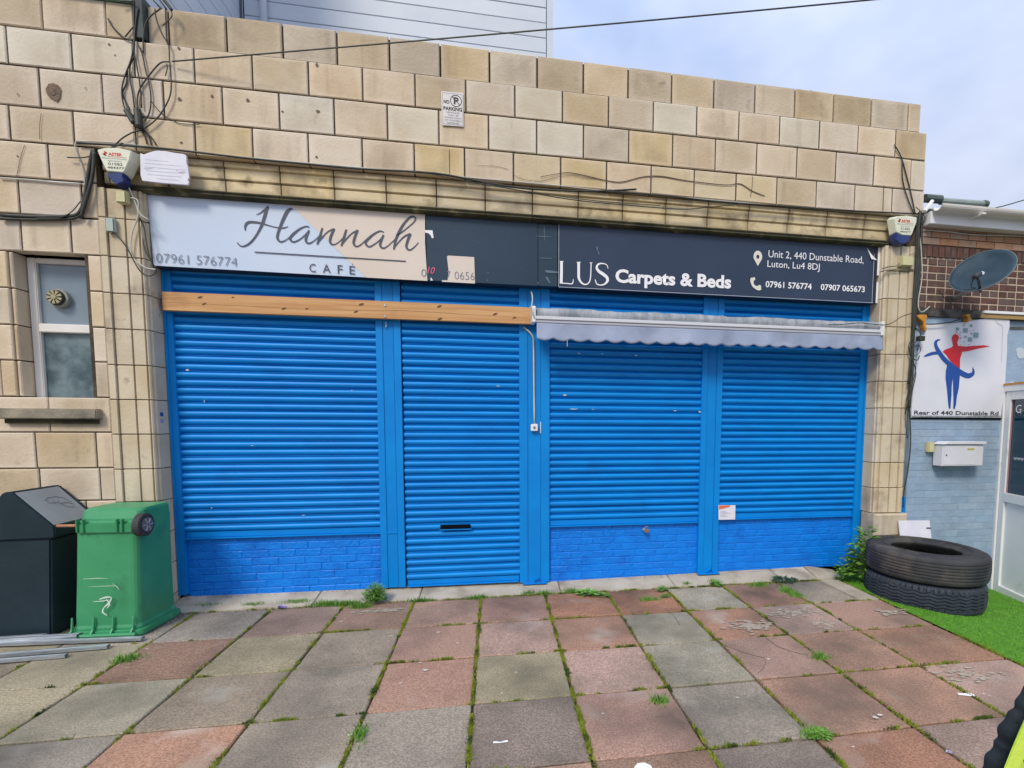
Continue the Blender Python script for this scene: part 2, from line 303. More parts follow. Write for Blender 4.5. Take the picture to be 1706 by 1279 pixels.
# paving slabs
def slabmat(name, a, b, sp, stain):
    a = (a[0]*1.06, a[1]*1.0, a[2]*.94); b = (b[0]*1.08, b[1]*1.02, b[2]*.96); stain = (stain[0]*.50, stain[1]*.50, stain[2]*.45)
    m = mat(name, tuple(c*.82 for c in a), tuple(min(c*1.12, .65) for c in b), .88, 95, .8, 260, rnd=.10, spots=sp, spotscale=1.9, spot_amt=(.60, .74), dirt=(stain, 1.1, .42, .70)); return m
PAL = {'r': slabmat('slab_red', (.34, .185, .125), (.46, .275, .20), (.52, .42, .35), (.28, .18, .14)),
       'p': slabmat('slab_pink', (.36, .22, .16), (.48, .315, .24), (.54, .46, .39), (.31, .225, .18)),
       'o': slabmat('slab_orange', (.39, .215, .15), (.50, .31, .225), (.54, .43, .36), (.33, .20, .15)),
       'g': slabmat('slab_grey', (.30, .26, .205), (.41, .36, .29), (.47, .44, .38), (.23, .21, .175)),
       'l': slabmat('slab_green_grey', (.32, .29, .205), (.43, .395, .29), (.50, .475, .38), (.26, .245, .18)),
       'd': slabmat('slab_dark', (.23, .19, .16), (.32, .27, .23), (.42, .38, .33), (.165, .145, .13)),
       'b': slabmat('slab_brown', (.25, .17, .13), (.35, .25, .20), (.44, .36, .29), (.20, .14, .11))}
PT = {2: 'ggdbbbbpprrgrl', 1: 'gggglbgglpprgrppp'[3:], 0: 'gggglglggogplppp'[2:], -1: 'gggglggpggbgppppp'[2:], -2: 'ggggggggggprgbrrpp'[3:], -3: 'ggggggggpgrgbprgpp'}
PT = {2:  {-5: 'g', -4: 'g', -3: 'b', -2: 'b', -1: 'p', 0: 'r', 1: 'r', 2: 'r', 3: 'l', 4: 'r', 5: 'g'},
      1:  {-6: 'g', -5: 'l', -4: 'b', -3: 'l', -2: 'g', -1: 'p', 0: 'p', 1: 'p', 2: 'l', 3: 'p', 4: 'p', 5: 'p'},
      0:  {-6: 'l', -5: 'l', -4: 'l', -3: 'g', -2: 'g', -1: 'o', 0: 'l', 1: 'p', 2: 'l', 3: 'p', 4: 'p', 5: 'p'},
      -1: {-6: 'l', -5: 'l', -4: 'g', -3: 'p', -2: 'g', -1: 'g', 0: 'd', 1: 'r', 2: 'g', 3: 'p', 4: 'p', 5: 'p'},
      -2: {-4: 'l', -3: 'p', -2: 'g', -1: 'l', 0: 'p', 1: 'b', 2: 'd', 3: 'r', 4: 'b', 5: 'p'}}
pav = thing('paving', 'uneven red, pink and grey concrete paving slabs with mossy joints', 'paving', kind='structure')
del pav['category']
GX0, GY0 = -.139, -2.044
def slab(x0, x1, y0, y1, m):
    gp = .008; b = .006; R = random
    dz = R.uniform(-.004, .003); tx, ty = R.uniform(-.006, .006), R.uniform(-.006, .006)
    X0, X1, Y0, Y1 = x0+gp, x1-gp, y0+gp, y1-gp; cx, cy = (X0+X1)/2, (Y0+Y1)/2
    j = lambda: R.uniform(-.004, .004)
    # edge ring with small chips so the slab edges are not ruler-straight
    ring = []
    for (ax, ay, bx, by) in ((X0, Y0, X1, Y0), (X1, Y0, X1, Y1), (X1, Y1, X0, Y1), (X0, Y1, X0, Y0)):
        for k in range(5):
            t = k/5; ring.append((ax+(bx-ax)*t+(j() if k else j()*.5)-cx, ay+(by-ay)*t+(j() if k else j()*.5)-cy))
    n = len(ring); V = [(x*(1-b/.3), y*(1-b/.3), 0) for x, y in ring]+[(x, y, -b) for x, y in ring]+[(x, y, -.05) for x, y in ring]
    F = [tuple(range(n))]+[(i, i+n, (i+1) % n+n, (i+1) % n) for i in range(n)]+[(i+n, i+2*n, (i+1) % n+2*n, (i+1) % n+n) for i in range(n)]
    mb = MB(); mb.add(V, F); o = mb.build('paving_slab', m, pav); o.location = (cx, cy, dz); o.rotation_euler = (tx, ty, R.uniform(-.004, .004)); return o
for jr in range(-7, 3):
    for i in range(-10, 6):
        ch = PT.get(jr, {}).get(i) or random.Random(i*31+jr*7).choice('gglpprl')
        x0 = GX0+.6*i; y0 = GY0+.6*jr; x1 = x0+.6; y1 = y0+.6
        if i == 5: x1 = 3.575
        if i == 5 and jr == 2: x1 = 3.36
        if jr == 2: y1 = -.245
        slab(x0, x1, y0, y1, PAL[ch])
# kerb sill under the shopfront
ks = thing('kerb', 'worn concrete sill along the foot of the shopfront', 'kerb', kind='structure'); del ks['category']
def kerbstone(poly_, z_, m=CONC, dz=.08):
    n = len(poly_); V = [(x, y, zz) for (x, y), zz in zip(poly_, z_)]+[(x, y, zz-dz) for (x, y), zz in zip(poly_, z_)]
    F = [tuple(range(n))]+[(i, i+n, (i+1) % n+n, (i+1) % n) for i in range(n)]
    mb = MB(); mb.add(V, F); return mb.build('kerbstone', m, ks, bevel=.006)
kx = [-2.795, -1.62, -.705, .62, 1.78, 2.95, 3.36]; kz = [.075, .066, .052, .045, .06, .075, .085]
for a in range(len(kx)-1):
    yb = .12; kerbstone([(kx[a]+.004, -.238), (kx[a+1]-.004, -.236), (kx[a+1]-.004, yb), (kx[a]+.004, yb)], [.008, .008, kz[a+1], kz[a]])
kerbstone([(3.365, -.845), (3.57, -.845), (3.57, -.24), (3.365, -.24)], [.005, .004, .004, .006])
kerbstone([(3.365, -.232), (3.66, -.20), (3.70, .0), (3.365, .05)], [.008, .008, .03, .08])
# artificial turf, one flat sheet following the slope, plus its blades
tx = [3.572, 3.75, 4.2, 4.8, 5.4, 6.0]; ty = [-4.2, -3, -2, -1.2, -.6, -.2, .0]
V = [(x, y, ground_z(x, y)+.004) for x in tx for y in ty]; F = [(i*7+j, i*7+7+j, i*7+8+j, i*7+j+1) for i in range(5) for j in range(6)]
t_ = mesh('turf_base', V, F, TURF); tag(t_, 'bright green artificial turf mat beside the paving', kind='structure')
def blades(name, X, Y, Z, hmin, hmax, wd, m, lean=.7, label=None, cat=None, parent=None, kind='stuff'):
    n = len(X); a = RN.rand(n)*6.283; h = hmin+(hmax-hmin)*RN.rand(n); la = RN.rand(n)*6.283; l = h*lean*RN.rand(n)
    V = np.zeros((n, 3, 3)); dx, dy = np.cos(a)*wd, np.sin(a)*wd
    V[:, 0] = np.stack([X-dx, Y-dy, Z], 1); V[:, 1] = np.stack([X+dx, Y+dy, Z], 1); V[:, 2] = np.stack([X+np.cos(la)*l, Y+np.sin(la)*l, Z+h], 1)
    me = bpy.data.meshes.new(name); me.vertices.add(3*n); me.vertices.foreach_set('co', V.reshape(-1)); me.loops.add(3*n); me.loops.foreach_set('vertex_index', np.arange(3*n))
    me.polygons.add(n); me.polygons.foreach_set('loop_start', np.arange(n)*3); me.update(calc_edges=True); me.materials.append(m)
    o = bpy.data.objects.new(name, me); link(o, parent)
    if label: tag(o, label, cat, None, kind)
    return o
n = 110000; X = 3.566+RN.rand(n)**1.2*2.2; Y = -3.2+RN.rand(n)*3.2; k_ = (X+.010*np.sin(Y*9)+.010*RN.rand(n) > 3.572) & (Y < -.02) & ((X > 3.66) | (Y < -.2)); X = X[k_]; Y = Y[k_]
blades('turf_blades', X, Y, np.array([ground_z(x, 0) for x in X])+.004, .006, .016, .0016, TURFB, 1.1, 'short bright green artificial grass pile', 'artificial grass')
# moss and small weeds in the joints
def joint_blades():
    XS, YS, ZS = [], [], []
    def seg(x0, y0, x1, y1, dens, spread):
        L_ = math.hypot(x1-x0, y1-y0); nclump = max(1, int(L_*38*dens))
        cc = [random.random() for _ in range(5)]
        for _ in range(nclump):
            t = min(max(random.gauss(random.choice(cc), .05), 0), 1) if random.random() < .75 else random.random(); cx, cy = x0+(x1-x0)*t, y0+(y1-y0)*t
            k = int(random.expovariate(1/22))+8; r = spread*random.uniform(.3, 1.3)*(1 if random.random() < .85 else 1.9)
            # clumps are long along the joint and narrow across it
            ux, uy = (x1-x0)/L_, (y1-y0)/L_
            a = RN.randn(k)*r*2.2; b = RN.randn(k)*r*.55
            XS.append(cx+ux*a-uy*b); YS.append(cy+uy*a+ux*b); ZS.append(np.full(k, -.006)+RN.rand(k)*.004)
    for i in range(-6, 6):
        for jr in range(-3, 3):
            x = GX0+.6*i; y = GY0+.6*jr
            dv = {0: 1.7, 1: 1.6, -1: 1.2, 2: .7, 3: .8, 4: .8, 5: .9, -2: .7, -3: .45}.get(i, .4)*random.uniform(.35, 1.3)
            seg(x, y, x, y+.6, dv, .011); seg(x, y, min(x+.6, 3.57), y, random.uniform(.05, .5)*(1 if i > -3 else .6), .009)
    seg(-2.7, -.242, 3.3, -.242, .75, .012); seg(3.572, -.3, 3.572, -2.6, 1.0, .010)
    return np.concatenate(XS), np.concatenate(YS), np.concatenate(ZS)
X, Y, Z = joint_blades()
blades('joint_moss', X, Y, Z, .008, .024, .0045, MOSS, 1.0, 'yellow-green moss growing along the joints between the slabs', 'moss')
# taller tufts in the sill joint
def tufts(spec):
    XS, YS = [], []
    for (x, y, rx, ry, k) in spec: k = int(k*1.9); XS.append(x+RN.randn(k)*rx); YS.append(y+RN.randn(k)*ry)
    return np.concatenate(XS), np.concatenate(YS)
X, Y = tufts([(*(-2.514, -0.127, 0)[:2], .07, .012, 130), (*(-2.113, -0.160, 0)[:2], .05, .012, 140), (*(-1.769, -0.152, 0)[:2], .07, .015, 260), (*(-1.494, -0.225, 0)[:2], .07, .015, 300), (*(-1.309, -0.253, 0)[:2], .05, .015, 260),
              (*(-1.188, -0.331, 0)[:2], .04, .02, 160), (*(-0.687, -0.257, 0)[:2], .05, .01, 90), (*(-0.174, -0.256, 0)[:2], .05, .012, 120), (*(0.304, -0.213, 0)[:2], .03, .012, 70), (*(0.446, -0.234, 0)[:2], .04, .012, 80), (*(0.710, -0.223, 0)[:2], .04, .02, 120),
              (*(2.638, -0.316, 0)[:2], .05, .02, 120), (*(2.216, -0.176, 0)[:2], .03, .02, 160), (*(1.919, -0.189, 0)[:2], .02, .01, 60), (*(1.676, -2.636, 0)[:2], .035, .02, 130), (*(2.251, -1.836, 0)[:2], .03, .02, 110), (*(-2.513, -1.124, 0)[:2], .04, .03, 120),
              (*(2.818, -0.509, 0)[:2], .03, .03, 160), (*(2.836, -0.632, 0)[:2], .03, .03, 120), (*(1.396, -0.544, 0)[:2], .05, .015, 80), (*(0.960, -2.189, 0)[:2], .03, .02, 60), (*(-0.712, -2.253, 0)[:2], .02, .04, 60)])
blades('joint_grass', X, Y, np.zeros(len(X)), .014, .055, .0038, WEED, 1.0, 'small green grass tufts growing where the slabs meet the sill', 'grass')

# ================================================================== STONE WALL
wall = thing('stone_building', 'single-storey shop building faced in worn buff stone blocks', 'building')
bk = MB()
bk.box(-6.5, 4.405, W+.012, .35, 3.82, 4.64)                      # mortar core behind the courses
bk.box(-6.5, 4.34, -.14, .35, 4.64, 4.93)
bk.box(-3.16, 4.33, -.095, .35, 3.50, 3.82)
bk.box(-6.5, -4.05, W+.012, .35, -.06, 3.82); bk.box(-4.06, -3.16, W+.012, .35, 3.0, 3.82); bk.box(-4.06, -3.24, W+.012, .35, -.06, 1.72)
bk.box(-3.24, -3.12, W+.012, .35, -.06, 3.82)
bk.box(-3.12, -2.83, -.06, .35, -.06, 3.5); bk.box(4.03, 4.36, -.10, .35, -.2, 3.5)
bk.box(-6.5, 4.36, .34, .6, -.06, 4.9)
o_ = bk.build('wall_core', MORTAR, wall)
ROWS = [4.645, 4.365, 4.065, 3.801]
PAT = {0: 'wokpwpkwokwppwkwwkow', 1: 'wpwkpkokwpwpkpwpkwko', 2: 'wppwkpowokpkwpkkkwpo', 3: 'wowpopooppooowoooowo'}
PAT = {'B': 'ppwkkkwpwppwpkwwkwpk', 'C': 'pwpwppkpwppwkpkpkkwo', 'D': 'wpwppwpwopppopoopooo'}
sm = {'w': STONE[0], 'p': STONE[1], 'k': STONE[2], 'o': STONE[3]}
def course(z1, z0, joints, pat, off=0, name='stone_block'):
    for k in range(len(joints)-1):
        block(name, joints[k], joints[k+1], z0, z1, W, sm[pat[(k+off) % len(pat)]], wall, d=.11, gap=.0065, jag=.0028)
jb = [-6.45+.428*0]; 
def grid(x_start, pitch, lo, hi):
    k0 = math.ceil((lo-x_start)/pitch); k1 = math.floor((hi-x_start)/pitch)
    return [lo]+[x_start+pitch*k for k in range(k0, k1+1) if x_start+pitch*k > lo+.05 and x_start+pitch*k < hi-.05]+[hi]
LEFT = -5.4
course(4.645, 4.365, grid(-2.376, .4285, LEFT, 4.415), PAT['B'])
course(4.365, 4.065, grid(-2.181, .4285, LEFT, 4.42), PAT['C'], 3)
course(4.065, 3.801, grid(-2.395, .4292, LEFT, 4.42), PAT['D'], 1)
# coping course, set back at the right; full depth at the left where the next building starts
for k, x in enumerate(grid(-2.145, .4237, -2.72, 4.36)[:-1]):
    g_ = grid(-2.145, .4237, -2.72, 4.36)
    block('coping_stone', g_[k], g_[k+1], 4.645, 4.945, -.165, COPING, wall, d=.40, b=.008, gap=.008, jag=.003)
g_ = grid(-2.985, .4285, LEFT, -2.79)
for k in range(len(g_)-1): block('stone_block', g_[k], g_[k+1], 4.645, 4.915, W, STONE[k % 2], wall, d=.3)
# left-hand part below the lintel band, with its window opening
WX0, WX1, WZ0, WZ1 = -3.765, -3.215, 1.735, 2.955
rows = [3.801, 3.529, 3.251, 2.965, 2.683, 2.397, 2.118, 1.83, 1.545, 1.251, .981, .694, .41, .13, -.05]
for r in range(len(rows)-1):
    z1, z0 = rows[r], rows[r+1]; offx = -3.44 if r % 2 == 0 else -3.655
    if r < 2: js = grid(offx, .428, LEFT, -3.115)
    elif r == 2: js = [LEFT, -4.95, -4.53, -4.1, -3.66, -3.32, -3.115]
    if r <= 2:
        for k in range(len(js)-1): block('stone_block', js[k], js[k+1], z0, z1, W, STONE[(k*5+r*3) % 2], wall, gap=.0065, jag=.0028)
        continue
    if z0 > 1.6:
        js = grid(offx, .428, LEFT, WX0)
        for k in range(len(js)-1): block('stone_block', js[k], js[k+1], z0, z1, W, STONE[(k+r) % 2], wall)
        block('jamb_stone', WX1, -3.115, z0, z1, W, STONE[(r) % 2], wall, d=.16)
        block('jamb_stone', WX0-.001, WX0+.035, z0, z1, W+.012, STONE[0], wall, d=.15)
    else:
        js = grid(offx+.1*(r % 3), .428, LEFT, -3.115)
        for k in range(len(js)-1): block('stone_block', js[k], js[k+1], z0, z1, W, STONE[(k*3+r) % 2], wall)
# vertical mouldings of the two piers: one stone per course
def pier_stone(prof, z0, z1, m=PIER):
    z0 += .0035; z1 -= .0035; n = len(prof); b = .004
    V = []
    cx = sum(p[0] for p in prof)/n
    for z, s in ((z0, b), (z0+b, 0), (z1-b, 0), (z1, b)):
        V += [(x, y+s, z) for x, y in prof]
    F = []
    for k in range(3):
        for i in range(n): F.append((k*n+i, k*n+(i+1) % n, (k+1)*n+(i+1) % n, (k+1)*n+i))
    F += [tuple(range(n)), tuple(range(3*n, 4*n))]
    mb = MB(); mb.add(V, F); o = mb.build('pier_stone', m, wall); o.location.y = random.uniform(-.002, .002); return o
def profile(xs, side):
    # xs from the wall outwards to the opening: fillet, groove, strip, groove, strip, groove, bead, reveal
    a, b1, b2, c1, c2, d1, d2, e, f = xs; Y = W
    P = [(a, Y-.012), (b1, Y-.012), (b1, Y+.018), (b2, Y+.018), (b2, Y+.006), (c1, Y+.006), (c1, Y+.03), (c2, Y+.03), (c2, Y+.012), (d1, Y+.012), (d1, Y+.032), (d2, Y+.032), (d2+(e-d2)*.2, Y+.018), (d2+(e-d2)*.6, Y+.014), (e, Y+.024), (e, Y+.05), (f, Y+.055), (f, .03), (a, .03)]
    return P
LP = profile([-3.108, -3.062, -3.053, -2.940, -2.929, -2.846, -2.838, -2.818, -2.806], 1)
pz = [3.50, 3.266, 2.965, 2.675, 2.388, 2.098, 1.815, 1.529, 1.238, .962, .68, .40, .12, -.05]
for k in range(len(pz)-1): pier_stone(LP, pz[k+1], pz[k])
RP = profile([4.328, 4.282, 4.272, 4.188, 4.177, 4.066, 4.058, 4.012, 4.002], -1)[::-1]
pzr = [3.50, 3.24, 2.958, 2.668, 2.382, 2.1, 1.818, 1.538, 1.235, .962, .69]
for k in range(len(pzr)-1):
    pier_stone(RP, pzr[k+1], pzr[k])
    block('return_stone', 4.330, 4.405, pzr[k+1], pzr[k], W+.05, REVEAL if pzr[k] > 1 else STONE[0], wall, d=.2)
for z1_, z0_ in ((.69, .44), (.44, .20), (.20, -.12)):
    block('plinth_stone', 3.985, 4.40, z0_, z1_, W-.035, PIER, wall, d=.2, b=.014)
pb = MB().box(4.34, 4.41, W+.02, W+.03, .40, .86).build('blue_paint_patch', BLUE, wall)
# lintel band: one moulded stone per joint, running between the piers
bz = [3.801, 3.752, 3.742, 3.662, 3.652, 3.560, 3.548, 3.50]
jx = [-3.108]+[x for x in (-1.784+.4275*k for k in range(-3, 14)) if x < 4.25]+[4.33]
for k in range(len(jx)-1):
    a, b = jx[k]+.004, jx[k+1]-.004; Y = W
    P = [(Y+.045, 3.798), (Y+.040, 3.752), (Y+.062, 3.748), (Y+.062, 3.742), (Y+.052, 3.738), (Y+.055, 3.660), (Y+.078, 3.657), (Y+.078, 3.650), (Y+.066, 3.646), (Y+.070, 3.562), (.05, 3.562), (.05, 3.798)]
    n = len(P); mb = MB(); mb.add([(a, y, z) for y, z in P]+[(b, y, z) for y, z in P], [tuple(range(n)), tuple(range(n, 2*n))]+[(i, (i+1) % n, (i+1) % n+n, i+n) for i in range(n)])
    mb.build('lintel_stone', BAND, wall, bevel=.003)
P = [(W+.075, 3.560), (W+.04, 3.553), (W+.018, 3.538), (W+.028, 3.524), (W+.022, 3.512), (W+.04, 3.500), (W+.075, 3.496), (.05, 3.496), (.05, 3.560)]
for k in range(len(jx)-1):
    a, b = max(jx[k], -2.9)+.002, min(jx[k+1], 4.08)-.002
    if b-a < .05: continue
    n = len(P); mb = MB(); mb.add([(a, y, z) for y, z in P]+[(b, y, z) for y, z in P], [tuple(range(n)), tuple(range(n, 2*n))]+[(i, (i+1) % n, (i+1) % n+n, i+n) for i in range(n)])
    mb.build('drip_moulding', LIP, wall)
# soffit and back of the recess
MB().box(-2.80, 4.0, -.145, .3, 3.50, 3.52).build('soffit', DARK, wall)
MB().box(-2.80, 4.03, .10, .3, 0.0, 3.50).build('recess_back', DARK, wall)
# drill holes and the shell-shaped chip in the left wall
HOLE = mat('bored_hole', (.15, .115, .085), None, .9)
for (x, y_, z), r in (((-3.608, -.201, 4.147), .012), ((-2.968, -.201, 4.589), .012), ((-2.931, -.201, 4.513), .01), ((-2.478, -.201, 4.622), .016), ((-2.492, -.201, 4.231), .02), ((-2.254, -.201, 4.280), .018), ((-1.987, -.201, 4.276), .02), ((-2.491, -.201, 3.893), .017), ((-1.449, -.201, 4.242), .022), ((-1.725, -.201, 4.214), .014), ((-1.447, -.201, 4.616), .02), ((-1.470, -.201, 3.872), .016), ((-3.148, -.201, 4.242), .008), ((-3.638, -.201, 3.686), .01)):
    r *= .72; mb = MB(); mb.add([(r*math.cos(a)*random.uniform(.5, 1.3), 0, r*math.sin(a)*random.uniform(.7, 1.1)) for a in [k*math.pi/4 for k in range(8)]], [tuple(range(8))]); o_ = mb.build('bolt_hole', HOLE, wall); o_.location = (x, y_-.004, z)
CHIP = mat('chip_shadow', (.22, .155, .11), (.13, .09, .065), .95, 18, .6, 60)
mb = MB(); pts = [(-3.419,4.204), (-3.396,4.244), (-3.366,4.254), (-3.329,4.241), (-3.317,4.215), (-3.326,4.154), (-3.350,4.119), (-3.373,4.131), (-3.402,4.149), (-3.416,4.177)]
cx_, cz_ = sum(p[0] for p in pts)/len(pts), sum(p[1] for p in pts)/len(pts)
n = len(pts); mb.add([(x, -.2065, z) for x, z in pts]+[(cx_+(x-cx_)*.5, -.2045, cz_+(z-cz_)*.5) for x, z in pts], [(i, (i+1) % n, (i+1) % n+n, i+n) for i in range(n)]+[tuple(range(n, 2*n))]); mb.build('stone_chip', CHIP, wall)
mb = MB(); mb.add([(cx_+.014*math.cos(a), -.2075, cz_-.012+.014*math.sin(a)) for a in [k*math.pi/4 for k in range(8)]], [tuple(range(8))]); mb.build('bolt_hole', HOLE, wall)
# cracks along the fourth course
CRACK = mat('crack_dark', (.10, .07, .05), None, .95)
for pts in ([(0.424,3.868,0.0060), (0.508,3.892,0.0050), (0.668,3.926,0.0070), (0.808,3.917,0.0090), (1.027,3.888,0.0090), (1.182,3.886,0.0090), (1.383,3.948,0.0090), (1.564,3.968,0.0120), (1.795,3.951,0.0090), (2.077,3.942,0.0090), (2.243,3.945,0.0080), (2.363,3.965,0.0100), (2.486,3.910,0.0100), (2.622,3.872,0.0080)], [(-0.127,3.919,0.0020), (0.026,3.926,0.0030), (0.133,3.909,0.0030)], [(0.157,3.887,0.0010), (0.222,3.847,0.0030), (0.298,3.830,0.0040), (0.422,3.831,0.0050), (0.499,3.856,0.0040), (0.576,3.881,0.0040), (0.713,3.906,0.0040), (0.821,3.892,0.0040), (0.969,3.899,0.0040)],
            [(-0.380,4.033,0.0040), (-0.380,3.935,0.0050), (-0.381,3.823,0.0040)], [(3.930,4.080,0.0080), (3.931,3.966,0.0080), (3.933,3.828,0.0080)], [(-3.457,4.020,0.0040), (-3.473,3.929,0.0040), (-3.479,3.823,0.0050)], [(-3.584,3.771,0.0040), (-3.621,3.660,0.0040), (-3.654,3.521,0.0040)], [(3.118,4.958,0.0080), (3.131,4.850,0.0070), (3.117,4.694,0.0080)], [(2.489,4.050,0.0050), (2.485,3.941,0.0050), (2.471,3.853,0.0050)]):
    mb = MB(); ribbon(mb, pts, -.2075 if pts[0][1] < 4.6 else -.137, 5, 1.0); mb.build('crack', CRACK, wall)
# metal/green flashing above the left part, and its end
mb = MB().box(LEFT, -2.785, W-.03, .2, 4.915, 4.945).build('flashing', CORNERG, wall)
# ---------------------------------------------------------------- window in the left wall
win = thing('window', 'narrow aged white plastic window with frosted panes in the stone wall on the left', 'window', (0, 0, 0))
fy = -.08
def frame_bar(x0, x1, z0, z1, y=fy, d=.05, nm='frame_bar', m=PVC_OLD, b=.006): return MB().box(x0, x1, y, y+d, z0, z1).build(nm, m, win, bevel=b)
frame_bar(WX0+.038, WX0+.098, WZ0, WZ1); frame_bar(WX1-.05, WX1+.0, WZ0, WZ1); frame_bar(WX0+.098, WX1-.05, WZ1-.04, WZ1); frame_bar(WX0+.098, WX1-.05, WZ0, WZ0+.055)
frame_bar(WX0+.098, WX1-.05, 2.36, 2.43, fy-.012)
MB().box(WX0+.098, WX1-.05, fy+.03, fy+.035, 2.43, WZ1-.04).build('pane', PANE1, win); MB().box(WX0+.098, WX1-.05, fy+.03, fy+.035, WZ0+.055, 2.36).build('pane', PANE2, win)
MB().box(WX0, WX1, fy+.06, .2, WZ0, WZ1).build('window_back', DARK, win)
cvx, cvy, cvz = (-3.520, -.07, 2.640)
vm = MB(); vm.tube([(cvx, fy+.03, cvz), (cvx, fy-.01, cvz)], .075, 24); v_ = vm.build('vent_plate', mat('vent_ring', (.28, .30, .27), None, .5), win)
vm = MB(); vm.tube([(cvx-.004, fy-.01, cvz), (cvx-.004, fy-.035, cvz)], .062, 24, radii=[.062, .056]); f_ = vm.build('vent_fan', mat('vent_dark', (.03, .032, .025), None, .6), win)
for k in range(9):
    a0 = k*2*math.pi/9+.2; a1 = a0+.42; pts = [(cvx+.012*math.cos(a0), cvz+.012*math.sin(a0)), (cvx+.054*math.cos(a0-.02), cvz+.054*math.sin(a0-.02)), (cvx+.054*math.cos(a1), cvz+.054*math.sin(a1)), (cvx+.012*math.cos(a1), cvz+.012*math.sin(a1))]
    MB().prism(pts, fy-.044, fy-.036).build('vent_blade', mat('vent_blade_%d' % k, (.36, .33, .20), None, .5) if k == 0 else bpy.data.materials['vent_blade_0'], f_)
MB().tube([(cvx, fy-.036, cvz), (cvx, fy-.05, cvz)], .017, 12).build('vent_hub', bpy.data.materials['vent_blade_0'], f_)
sill = MB().box(-3.87, -3.175, W-.07, fy+.02, 1.652, 1.735).build('window_sill', mat('sill_stone', (.13, .125, .095), (.33, .29, .22), .9, 5, .5, 40, world=True), win, bevel=.008)
MB().box(-3.84, -3.20, W-.03, fy+.02, 1.615, 1.651).build('window_sill', LIP, win)

# ================================================================== SHOPFRONT
# roller shutters: curved slats, one part each
def slat_mesh(w_, pitch):
    P = [(.010, 0), (-.004, .0045), (-.0125, .012), (-.0185, .022), (-.0210, .033), (-.0185, .0435), (-.012, .051), (.0, .0550), (.011, .0562), (.011, .0600), (.0015, .0606), (-.0025, .0628), (.0010, .0650), (.011, .0658), (.011, pitch-.0002)]
    n = len(P); V = [(-w_/2, y, z) for y, z in P]+[(w_/2, y, z) for y, z in P]; F = [(i, i+1, n+i+1, n+i) for i in range(n-1)]
    me = bpy.data.meshes.new('slat'); me.from_pydata(V, [], F); me.materials.append(BLUE_S)
    me.polygons.foreach_set('use_smooth', [True]*len(me.polygons))
    bm = bmesh.new(); bm.from_mesh(me)
    bmesh.ops.recalc_face_normals(bm, faces=bm.faces)
    if sum(f.normal.y for f in bm.faces) > 0: bmesh.ops.reverse_faces(bm, faces=bm.faces)
    bm.to_mesh(me); bm.free(); return me
PITCH_S = .0684
def shutter(x0, x1, zb, label, rail_h=.062, sag=0.0):
    t = thing('roller_shutter', label, 'roller shutter', ((x0+x1)/2, .03, zb), 'roller shutters of the shopfront')
    me = slat_mesh(x1-x0, PITCH_S); k = 0; z = rail_h
    while zb+z < 2.98:
        inst('slat', me, t, (0, random.uniform(-.003, .002)+.004*math.sin(k*.37+x0), z), (random.uniform(-.045, .045), random.uniform(-.0009, .0009), random.uniform(-.0012, .0012))); z += PITCH_S; k += 1
    mb = MB(); h = rail_h
    mb.box(-(x1-x0)/2+.004, (x1-x0)/2-.004, -.006, .012, .012, h); mb.box(-(x1-x0)/2+.004, (x1-x0)/2-.012, -.036, .012, 0, .010)
    mb.build('bottom_rail', BLUE, t, bevel=.0015)
    MB().box(-(x1-x0)/2+.002, (x1-x0)/2-.002, .02, .03, 0.02, 2.95-zb).build('backing', DARK, t)
    return t
S1 = shutter(-2.73, -1.075+.0, .588, 'leftmost wide blue roller shutter, above a painted brick wall')if False else shutter(-2.735, -.865, .585, 'widest blue roller shutter, leftmost, above the low painted brick wall')
S2 = shutter(-.845, .235, .058, 'full-height blue roller shutter with a letterbox, closing the doorway')
S3 = shutter(.53, 2.11, .60, 'blue roller shutter under the awning with paint chips, a padlock below it')
S4 = shutter(2.33, 3.92, .622, 'blue roller shutter at the right end with a white notice at its lower corner')
# letterbox slot
x, y, z = (-0.382, .0, 0.634); mb = MB(); mb.box(-.142, .142, -.006, 0, -.022, .022); lb = mb.build('letterbox', mat('slot_black', (.003, .004, .008), None, .9, spec=.1), S2)
lb.location = (x-S2.location.x, -.032, z-S2.location.z)
MB().box(-.15, .15, -.010, -.002, -.030, -.022).build('letterbox_lip', BLUE, lb)
# paint chips on the slats
def chips(parent, spec, y=-.0):
    mb = MB()
    for (u, a, b_) in spec:
        X0, _, Z0 = u; n = 9
        pts = [(X0+a*math.cos(t)*random.uniform(.5, 1.1), Z0+b_*math.sin(t)*random.uniform(.5, 1.2)) for t in [k*2*math.pi/n for k in range(n)]]
        mb.add([(px_-parent.location.x, .0125-.03, pz_-parent.location.z) for px_, pz_ in pts], [tuple(range(n))])
    return mb.build('paint_chip', GRIME, parent)
chips(S3, [((0.682, .01, 1.915), .022, .007), ((0.767, .01, 1.780), .05, .006), ((0.967, .01, 1.782), .022, .006), ((0.802, .01, 1.852), .012, .005), ((2.094, .01, 1.762), .02, .008), ((1.827, .01, 1.772), .018, .004), ((0.824, .01, 2.329), .018, .008), ((1.054, .01, 2.329), .015, .005), ((1.405, .01, 2.321), .02, .006), ((2.089, .01, 2.254), .012, .006), ((2.010, .01, 2.277), .01, .004), ((1.091, .01, 2.816), .025, .006), ((1.299, .01, 2.813), .02, .006)])
chips(S1, [((-2.648, .01, 2.086), .018, .006), ((-2.528, .01, 1.816), .003, .012), ((-1.298, .01, 1.931), .010, .003), ((-2.156, .01, 1.423), .014, .003), ((-1.750, .01, 0.779), .016, .003), ((-2.511, .01, 0.864), .01, .004)])
chips(S2, [((-0.881, .01, 1.370), .01, .008), ((0.034, .01, 1.992), .02, .004)])
